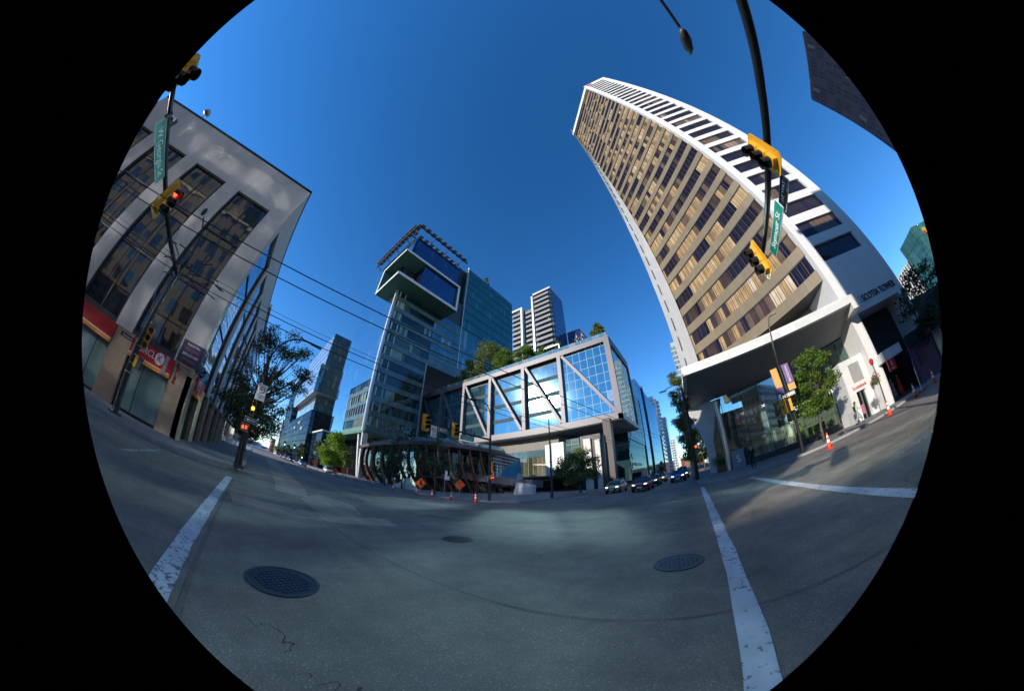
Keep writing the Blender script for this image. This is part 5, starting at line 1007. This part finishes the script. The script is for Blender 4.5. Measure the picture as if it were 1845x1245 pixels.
# ------------------------------------------------------------------ vehicles (front looks towards -Y)
m_win = glass('car_glass', (5, 5), [(0, (.01, .012, .014))], .1, (.8, .9, 1), .03, 0, .5, 0, 0, edge=1)
m_rim = M('wheel_rim', (.35, .35, .36), .35, .8, amt=.1)
def car(label, cat, paint_, loc, rz, suv=False, roof=None, sign_=False, lights=True, group='cars waiting and driving', tail=False, name='car'):
    t = T(name, label, cat, (0, 0, 0), group)
    H = 1.68 if suv else 1.44; L = 4.55; hw = .9
    st = [(-2.28, .62, .38, .62), (-2.2, .78, .3, .74), (-1.95, .86, .24, .82), (-1.3, hw, .22, .92), (-.7, hw, .2, .97), (.4, hw, .2, .98), (1.3, hw, .2, 1.0), (1.9, .87, .24, 1.02 if not suv else 1.05), (2.2, .8, .32, .98), (2.28, .68, .42, .85)]
    vs = []; k = 10
    for y, w, z0, z1 in st:
        vs += [(-w * .86, y, z0), (-w, y, z0 + .12), (-w * 1.01, y, z0 + (z1 - z0) * .6), (-w * .95, y, z1 - .05), (-w * .8, y, z1), (w * .8, y, z1), (w * .95, y, z1 - .05), (w * 1.01, y, z0 + (z1 - z0) * .6), (w, y, z0 + .12), (w * .86, y, z0)]
    fs = [(i * k + j, i * k + (j + 1) % k, (i + 1) * k + (j + 1) % k, (i + 1) * k + j) for i in range(len(st) - 1) for j in range(k)] + [tuple(range(k)), tuple(range((len(st) - 1) * k, len(st) * k))[::-1]]
    o = MB().add(vs, [f[::-1] for f in fs]).build('body', paint_, t, smooth=True); md = o.modifiers.new('sub', 'SUBSURF'); md.levels = md.render_levels = 1
    gh = [(-1.05, .80, .96), (-.25, .68, H - .05), (.1, .67, H), (1.0, .66, H - .02), (1.45 if not suv else 1.8, .66, H - .12), (2.0 if not suv else 2.15, .76, 1.02)]
    vs = []
    for y, w, z in gh: vs += [(-w, y, z), (w, y, z)]
    base = [(-.83, y, .95) if i % 2 == 0 else (.83, y, .95) for y, _, _ in gh for i in range(2)]
    n = len(vs); fs = []
    for i in range(len(gh) - 1):
        a = 2 * i; fs += [(a, a + 1, a + 3, a + 2), (a, a + 2, n + a + 2, n + a), (a + 1, n + a + 1, n + a + 3, a + 3)]
    MB().add(vs + base, fs).build('windows', m_win, t)
    rf = roof or paint_
    MB().add([(-.655, -.2, H - .02), (.655, -.2, H - .02), (.65, 1.3, H - .05), (-.65, 1.3, H - .05), (-.6, -.15, H + .03), (.6, -.15, H + .03), (.6, 1.2, H + .02), (-.6, 1.2, H + .02)], [(4, 5, 6, 7), (0, 1, 5, 4), (1, 2, 6, 5), (2, 3, 7, 6), (3, 0, 4, 7)]).build('roof', rf, t)
    for s in (-1, 1):
        for a_, b_, w_ in (((s * .81, -1.06, .96), (s * .675, -.22, H - .03), .07), ((s * .68, .45, H - .05), (s * .84, .45, .96), .06), ((s * .66, 1.4 if not suv else 1.8, H - .12), (s * .8, 2.02, 1.0), .08)): MB().bar(a_, b_, w_, .06).build('pillar', rf, t)
    for s in (-1, 1):
        MB().box(s * .9 - .1, -.95, .98, s * .9 + .1, -.8, 1.12).build('mirror', rf, t, bevel=.02)
        MB().add([(s * .42, -2.235, .62), (s * .72, -2.12, .66), (s * .74, -2.1, .8), (s * .46, -2.19, .74), (s * .42, -2.15, .62), (s * .72, -2.0, .66), (s * .74, -1.95, .8), (s * .46, -2.05, .76)], [(0, 1, 2, 3), (3, 2, 6, 7), (0, 3, 7, 4), (1, 5, 6, 2), (0, 4, 5, 1)][::1]).build('headlight', m_lit_w if lights else m_alu, t)
        MB().box(s * .68 - .14, 2.12, .78, s * .68 + .14, 2.27, .95).build('tail_light', m_lit_r if tail else m_lr, t)
        for y in (-1.4, 1.38):
            w_ = MB().cyl((s * .70, y, .33), (s * .925, y, .33), .33, None, 18).build('wheel', m_rubber, t); MB().cyl((s * .9, y, .33), (s * .935, y, .33), .21, .19, 14).build('rim', m_rim, w_)
    MB().add([(-.62, -2.292, .3), (.62, -2.292, .3), (.5, -2.30, .52), (-.5, -2.30, .52)], [(0, 1, 2, 3)]).box(-.34, -2.31, .56, .34, -2.26, .62).build('grille', m_black, t)
    MB().box(-.26, -2.33, .4, .26, -2.305, .52).build('number_plate', m_signw, t); MB().box(-.26, 2.27, .6, .26, 2.3, .73).build('number_plate', m_signw, t)
    if sign_: MB().box(-.35, .1, H + .03, .35, .3, H + .2).build('roof_sign', m_steel, t, bevel=.03)
    t.location = loc; t.rotation_euler = (0, 0, rz); return t
def cp(nm, c, metal=.3): return M(nm, c, .28, metal, amt=.05, coat=.25)
c_gold = cp('paint_gold_beige', (.55, .42, .17), 0); c_red = cp('paint_dark_red', (.26, .02, .05), 0); c_blue = cp('paint_blue', (.02, .045, .32), 0); c_blk = cp('paint_black', (.012, .012, .016)); c_yel = cp('paint_yellow', (.6, .34, .02), 0); c_sil = cp('paint_silver_blue', (.3, .34, .45)); c_whi = cp('paint_white', (.7, .7, .7), 0)
car('beige gold taxi with roof sign, first in the kerb lane at the stop line', 'taxi', c_gold, (-9.0, 32.6, 0), 0, False, None, True, name='taxi')
car('dark red car in the front of the middle lane', 'car', c_red, (-5.2, 29.4, 0), 0)
car('blue car in front of the lane nearest the bank corner', 'car', c_blue, (-1.75, 36.2, 0), 0)
car('black car directly behind the dark red car', 'car', c_blk, (-5.1, 36.5, 0), 0)
car('black taxi with yellow sides two cars behind the dark red car', 'taxi', c_yel, (-5.0, 45, 0), 0, False, c_blk, False, name='taxi')
car('yellow taxi with green-yellow roof close behind the blue car', 'taxi', c_yel, (-1.4, 43.5, 0), 0, True, M('roof_yellow_green', (.45, .55, .05), .4), True, name='taxi')
car('dark teal car parked behind the beige taxi', 'car', cp('paint_teal', (.02, .09, .12)), (-12.6, 47, 0), 0, True, None, False, False)
car('distant dark car farther up the climbing street', 'car', c_blk, (-8.6, 62, 0), 0)
t = T('delivery_truck', 'box truck with pale cargo box parked up the climbing street', 'truck', (0, 0, 0)); MB().box(-1.2, -1.2, .7, 1.2, 5, 3.3).build('cargo_box', M('truck_box', (.4, .38, .35), .5), t); MB().add([(-1.1, -3, .6), (1.1, -3, .6), (1.1, -1.25, .6), (-1.1, -1.25, .6), (-1.1, -2.9, 1.5), (1.1, -2.9, 1.5), (1.0, -2.2, 2.5), (-1.0, -2.2, 2.5), (1.0, -1.25, 2.5), (-1.0, -1.25, 2.5)], [(0, 1, 5, 4), (4, 5, 6, 7), (7, 6, 8, 9), (1, 2, 8, 6, 5), (0, 4, 7, 9, 3), (3, 9, 8, 2)]).build('cab', c_blk, t); MB().slab([(-.95, -2.92, 1.5), (.95, -2.92, 1.5), (.9, -2.25, 2.4), (-.9, -2.25, 2.4)], .03).build('windscreen', m_win, t)
for y in (-2.2, 3.8):
    for s in (-1, 1): MB().cyl((s * .8, y, .45), (s * 1.15, y, .45), .45, None, 16).build('wheel', m_rubber, t)
t.location = (-12.4, 66, 0)
car('silver blue car driving away down the main road', 'car', c_sil, (-76, 13.6, 0), PI / 2, False, None, False, False, tail=True)
car('white car parked behind cones below the lime green tree', 'car', c_whi, (-69.5, 19.2, 0), PI / 2, True, None, False, False)
for i, (x, y, c, lb) in enumerate(((-104, 14.2, c_blk, 'dark car with bright lamps, nearest of the far queue'), (-111, 14.4, cp('paint_maroon', (.1, .02, .03)), 'dark maroon car second in the far queue'), (-118, 14.3, c_blk, 'dark car third in the far queue'), (-126, 14.4, c_sil, 'silver car fourth in the far queue'), (-135, 14.3, c_red, 'dark red car last in the far queue'))):
    car(lb, 'car', c, (x, y, 0), PI / 2, i % 2 == 0, None, False, i == 0, tail=i != 0)

# ------------------------------------------------------------------ people
def skin(name, verts, edges, mat, parent, sub=2, root=0):
    me = bpy.data.meshes.new(name); me.from_pydata([v[0] for v in verts], edges, []); me.materials.append(mat)
    o = bpy.data.objects.new(name, me); COL.objects.link(o); o.parent = parent
    md = o.modifiers.new('skin', 'SKIN'); md.use_smooth_shade = True
    for i, v in enumerate(verts):
        r = v[1]; me.skin_vertices[0].data[i].radius = r if isinstance(r, tuple) else (r, r); me.skin_vertices[0].data[i].use_root = i == root
    sb = o.modifiers.new('sub', 'SUBSURF'); sb.levels = sb.render_levels = sub; return o
def person(label, loc, rz, top, legs, stride=.0, armf=(.1, -.1), bent=(0.1, .1), hair=m_hair, longhair=False, sc=1, lookdown=0.0, bag=None, group=None):
    """Standing or striding figure facing local -Y."""
    t = T('person', label, 'person', (0, 0, 0), group)
    J = {}
    J['pel'] = (0, 0, .96); J['wst'] = (0, 0, 1.1); J['chs'] = (0, -.01, 1.32); J['nkb'] = (0, 0, 1.47); J['nk'] = (0, -.015, 1.54); J['hd'] = (0, -.035, 1.65); J['top'] = (0, -.02, 1.73)
    for s, nm in ((-1, 'L'), (1, 'R')):
        f = stride * s
        J['hip' + nm] = (s * .1, 0, .92); J['kn' + nm] = (s * .11, -f * .5 - abs(f) * .18, .5); J['an' + nm] = (s * .115, -f * .75 + (.16 * abs(f) if f < 0 else 0), .09 + (.05 if f < -.2 else 0)); J['to' + nm] = (s * .13, -f * .75 - .16, .035)
        a = armf[0 if s < 0 else 1]; b_ = bent[0 if s < 0 else 1]
        J['sh' + nm] = (s * .19, 0, 1.42); J['el' + nm] = (s * .25, -a * .6 + .02, 1.14); J['wr' + nm] = (s * (.25 - b_ * .25), -a - b_ * .5, .9 + b_ * .55); J['ha' + nm] = (s * (.25 - b_ * .32), -a * 1.15 - b_ * .65, .82 + b_ * .7)
    vs = []; ix = {}; ed = []
    def add(nm, p, r): ix[nm] = len(vs); vs.append((p, r))
    for nm, r in (('pel', (.14, .1)), ('wst', (.125, .09)), ('chs', (.155, .105)), ('nkb', (.075, .065)), ('nk', .052), ('hd', (.075, .092)), ('top', (.055, .07))): add(nm, J[nm], r)
    ed += [(ix[a], ix[b_]) for a, b_ in (('pel', 'wst'), ('wst', 'chs'), ('chs', 'nkb'), ('nkb', 'nk'), ('nk', 'hd'), ('hd', 'top'))]
    for nm in 'LR':
        for j, r in (('hip', .085), ('kn', .055), ('an', .036), ('to', (.035, .025)), ('sh', .055), ('el', .04), ('wr', .027), ('ha', (.036, .017))): add(j + nm, J[j + nm], r)
        ed += [(ix[a], ix[b_]) for a, b_ in (('pel', 'hip' + nm), ('hip' + nm, 'kn' + nm), ('kn' + nm, 'an' + nm), ('an' + nm, 'to' + nm), ('nkb', 'sh' + nm), ('sh' + nm, 'el' + nm), ('el' + nm, 'wr' + nm), ('wr' + nm, 'ha' + nm))]
        w_, h_ = Vector(J['wr' + nm]), Vector(J['ha' + nm]); d = (h_ - w_).normalized(); sd = d.cross(Vector((1, 0, 0))).normalized() if abs(d.x) < .9 else Vector((0, 0, 1))
        for i in range(4):
            p1 = h_ + sd * (.027 - .018 * i) + d * .045; p2 = p1 + d * (.03 + .008 * (1.5 - abs(i - 1.4))) + Vector((-.012 if nm == 'R' else .012, 0, 0)); add(f'f{nm}{i}a', tuple(p1), .009); add(f'f{nm}{i}b', tuple(p2), .007); ed += [(ix['ha' + nm], ix[f'f{nm}{i}a']), (ix[f'f{nm}{i}a'], ix[f'f{nm}{i}b'])]
        p1 = w_.lerp(h_, .6) + sd * .042; p2 = p1 + d * .04 + sd * .012; add('t' + nm, tuple(p1), .01); add('u' + nm, tuple(p2), .008); ed += [(ix['ha' + nm], ix['t' + nm]), (ix['t' + nm], ix['u' + nm])]
    bo = skin('body', vs, ed, m_skin, t, 2)
    vs = [(J['pel'], (.15, .11)), (J['wst'], (.14, .105)), (J['chs'], (.172, .122)), ((0, 0, 1.45), (.09, .08))]; ed = [(0, 1), (1, 2), (2, 3)]
    for nm in 'LR':
        n = len(vs); vs += [(J['sh' + nm], .068), (J['el' + nm], .054), (tuple(Vector(J['el' + nm]).lerp(Vector(J['wr' + nm]), .92)), .042)]; ed += [(3, n), (n, n + 1), (n + 1, n + 2)]
    skin('jacket', vs, ed, top, t)
    vs = [(J['wst'], (.125, .095)), (J['pel'], (.148, .112))]; ed = [(0, 1)]
    for nm in 'LR':
        n = len(vs); vs += [(J['hip' + nm], .1), (J['kn' + nm], .072), (tuple(Vector(J['kn' + nm]).lerp(Vector(J['an' + nm]), .97)), .056)]; ed += [(1, n), (n, n + 1), (n + 1, n + 2)]
    skin('trousers', vs, ed, legs, t)
    for nm in 'LR':
        a, b_ = Vector(J['an' + nm]), Vector(J['to' + nm]); MB().tube([a + Vector((0, .06, -.02)), a + Vector((0, -.03, -.03)), b_ + Vector((0, .03, .0)), b_ + Vector((0, -.06, -.005))], [.04, .05, .045, .025], 8).build('shoe', m_shoe, t, smooth=True)
    h = MB().ball((0, -.005, 1.69), .098, 12, 8, 0, (.92, 1.0, .95))
    if longhair: h.tube([(0, .05, 1.7), (0, .085, 1.58), (0, .09, 1.42)], [.08, .075, .03], 9)
    h.build('hair', hair, t, smooth=True)
    MB().tube([(0, -.115, 1.655), (0, -.137, 1.625), (0, -.117, 1.612)], [.008, .015, .008], 6).ball((-.03, -.112, 1.66), .011, 6, 5).ball((.03, -.112, 1.66), .011, 6, 5).bar((-.024, -.112, 1.588), (.024, -.112, 1.588), .012, .008).build('face_features', m_hair if hair is m_hair else m_shoe, t)
    if bag: MB().box(-.14, .1, 1.08, .14, .28, 1.46).build('backpack', bag, t, bevel=.04)
    t.location = loc; t.rotation_euler = (0, 0, rz); t.scale = (sc,) * 3; return t
person('person in black clothes standing at the kerb before the bank lobby, arms raised holding something', (4.75, 21.9, .145), -.2, m_cblack, m_cblack, .12, (.1, .12), (.85, .8), sc=1.02)
person('person in pale green top striding past the white bank entrance with a dark backpack', (15.1, 22.7, .145), 1.25, m_cmint, m_cgrey, .42, (.25, -.2), (.3, .1), longhair=True, bag=m_cblack)
person('person in yellow hi-vis vest inside the lobby, right of the lettering', (12.6, 30.2, .6), .3, m_chivis, m_cgrey, .15)
person('person in hi-vis vest standing deeper inside the lobby at the desk', (11.5, 33, .6), -.4, m_chivis, m_cnavy, .1)
person('person in purple top walking before the dark pavilion', (-41.5, 20.9, .145), PI / 2, M('purple_cloth', (.12, .08, .3), .9), m_cnavy, .35, (.2, -.2), (.15, .1))

# ------------------------------------------------------------------ light, sky, camera
EL, AZ = R(18.5), R(210)          # sun: az measured from +Y towards +X
sd = Vector((math.sin(AZ) * math.cos(EL), math.cos(AZ) * math.cos(EL), math.sin(EL)))
su = bpy.data.lights.new('sun', 'SUN'); su.energy = 2.9; su.angle = R(.53); su.color = (1, .93, .82)
so = bpy.data.objects.new('sun', su); COL.objects.link(so); so.rotation_euler = (-sd).to_track_quat('-Z', 'Y').to_euler(); so.location = sd * 200
wd = bpy.data.worlds.new('World'); SC.world = wd; wd.use_nodes = True; N = wd.node_tree.nodes; LK = wd.node_tree.links
sk = N.new('ShaderNodeTexSky'); sk.sky_type = 'NISHITA'; sk.sun_disc = False; sk.sun_elevation = EL; sk.sun_rotation = AZ; sk.air_density = .85; sk.dust_density = 0.0; sk.ozone_density = 3.0; sk.altitude = 60
bg = N.get('Background'); bg.inputs[1].default_value = .122
hs = N.new('ShaderNodeHueSaturation'); hs.inputs['Saturation'].default_value = 1.26; hs.inputs['Hue'].default_value = .505; LK.new(sk.outputs[0], hs.inputs['Color']); LK.new(hs.outputs[0], bg.inputs[0])

cam = bpy.data.cameras.new('camera'); co = bpy.data.objects.new('camera', cam); COL.objects.link(co); SC.camera = co
cam.type = 'PANO'; cam.panorama_type = 'FISHEYE_LENS_POLYNOMIAL'; cam.sensor_fit = 'HORIZONTAL'; cam.sensor_width = 36; cam.sensor_height = 36 * 690 / 1024
K = 51.25 / 1000
cam.fisheye_polynomial_k0 = 0; cam.fisheye_polynomial_k1 = -2.10789 * K; cam.fisheye_polynomial_k2 = 0; cam.fisheye_polynomial_k3 = .19088 * K ** 3; cam.fisheye_polynomial_k4 = 0
cam.fisheye_fov = R(177.0)
cam.clip_start = .05; cam.clip_end = 5000
co.matrix_world = Matrix(((0.800048, 0.307588, 0.515085), (0.599912, -0.402461, -0.69147), (-0.005387, 0.862215, -0.506514))).to_4x4(); co.location = (0, 0, 1.6)
SC.view_settings.view_transform = 'Standard'; SC.view_settings.look = 'None'; SC.view_settings.exposure = .95; SC.view_settings.gamma = 1
SC.render.image_settings.color_mode = 'RGB'
SC.render.film_transparent = False
SC.cycles.max_bounces = 8; SC.cycles.diffuse_bounces = 4; SC.cycles.glossy_bounces = 4; SC.cycles.transparent_max_bounces = 12
SC.cycles.use_denoising = True; SC.cycles.sample_clamp_indirect = 0; SC.cycles.blur_glossy = 0; SC.cycles.use_guiding = True
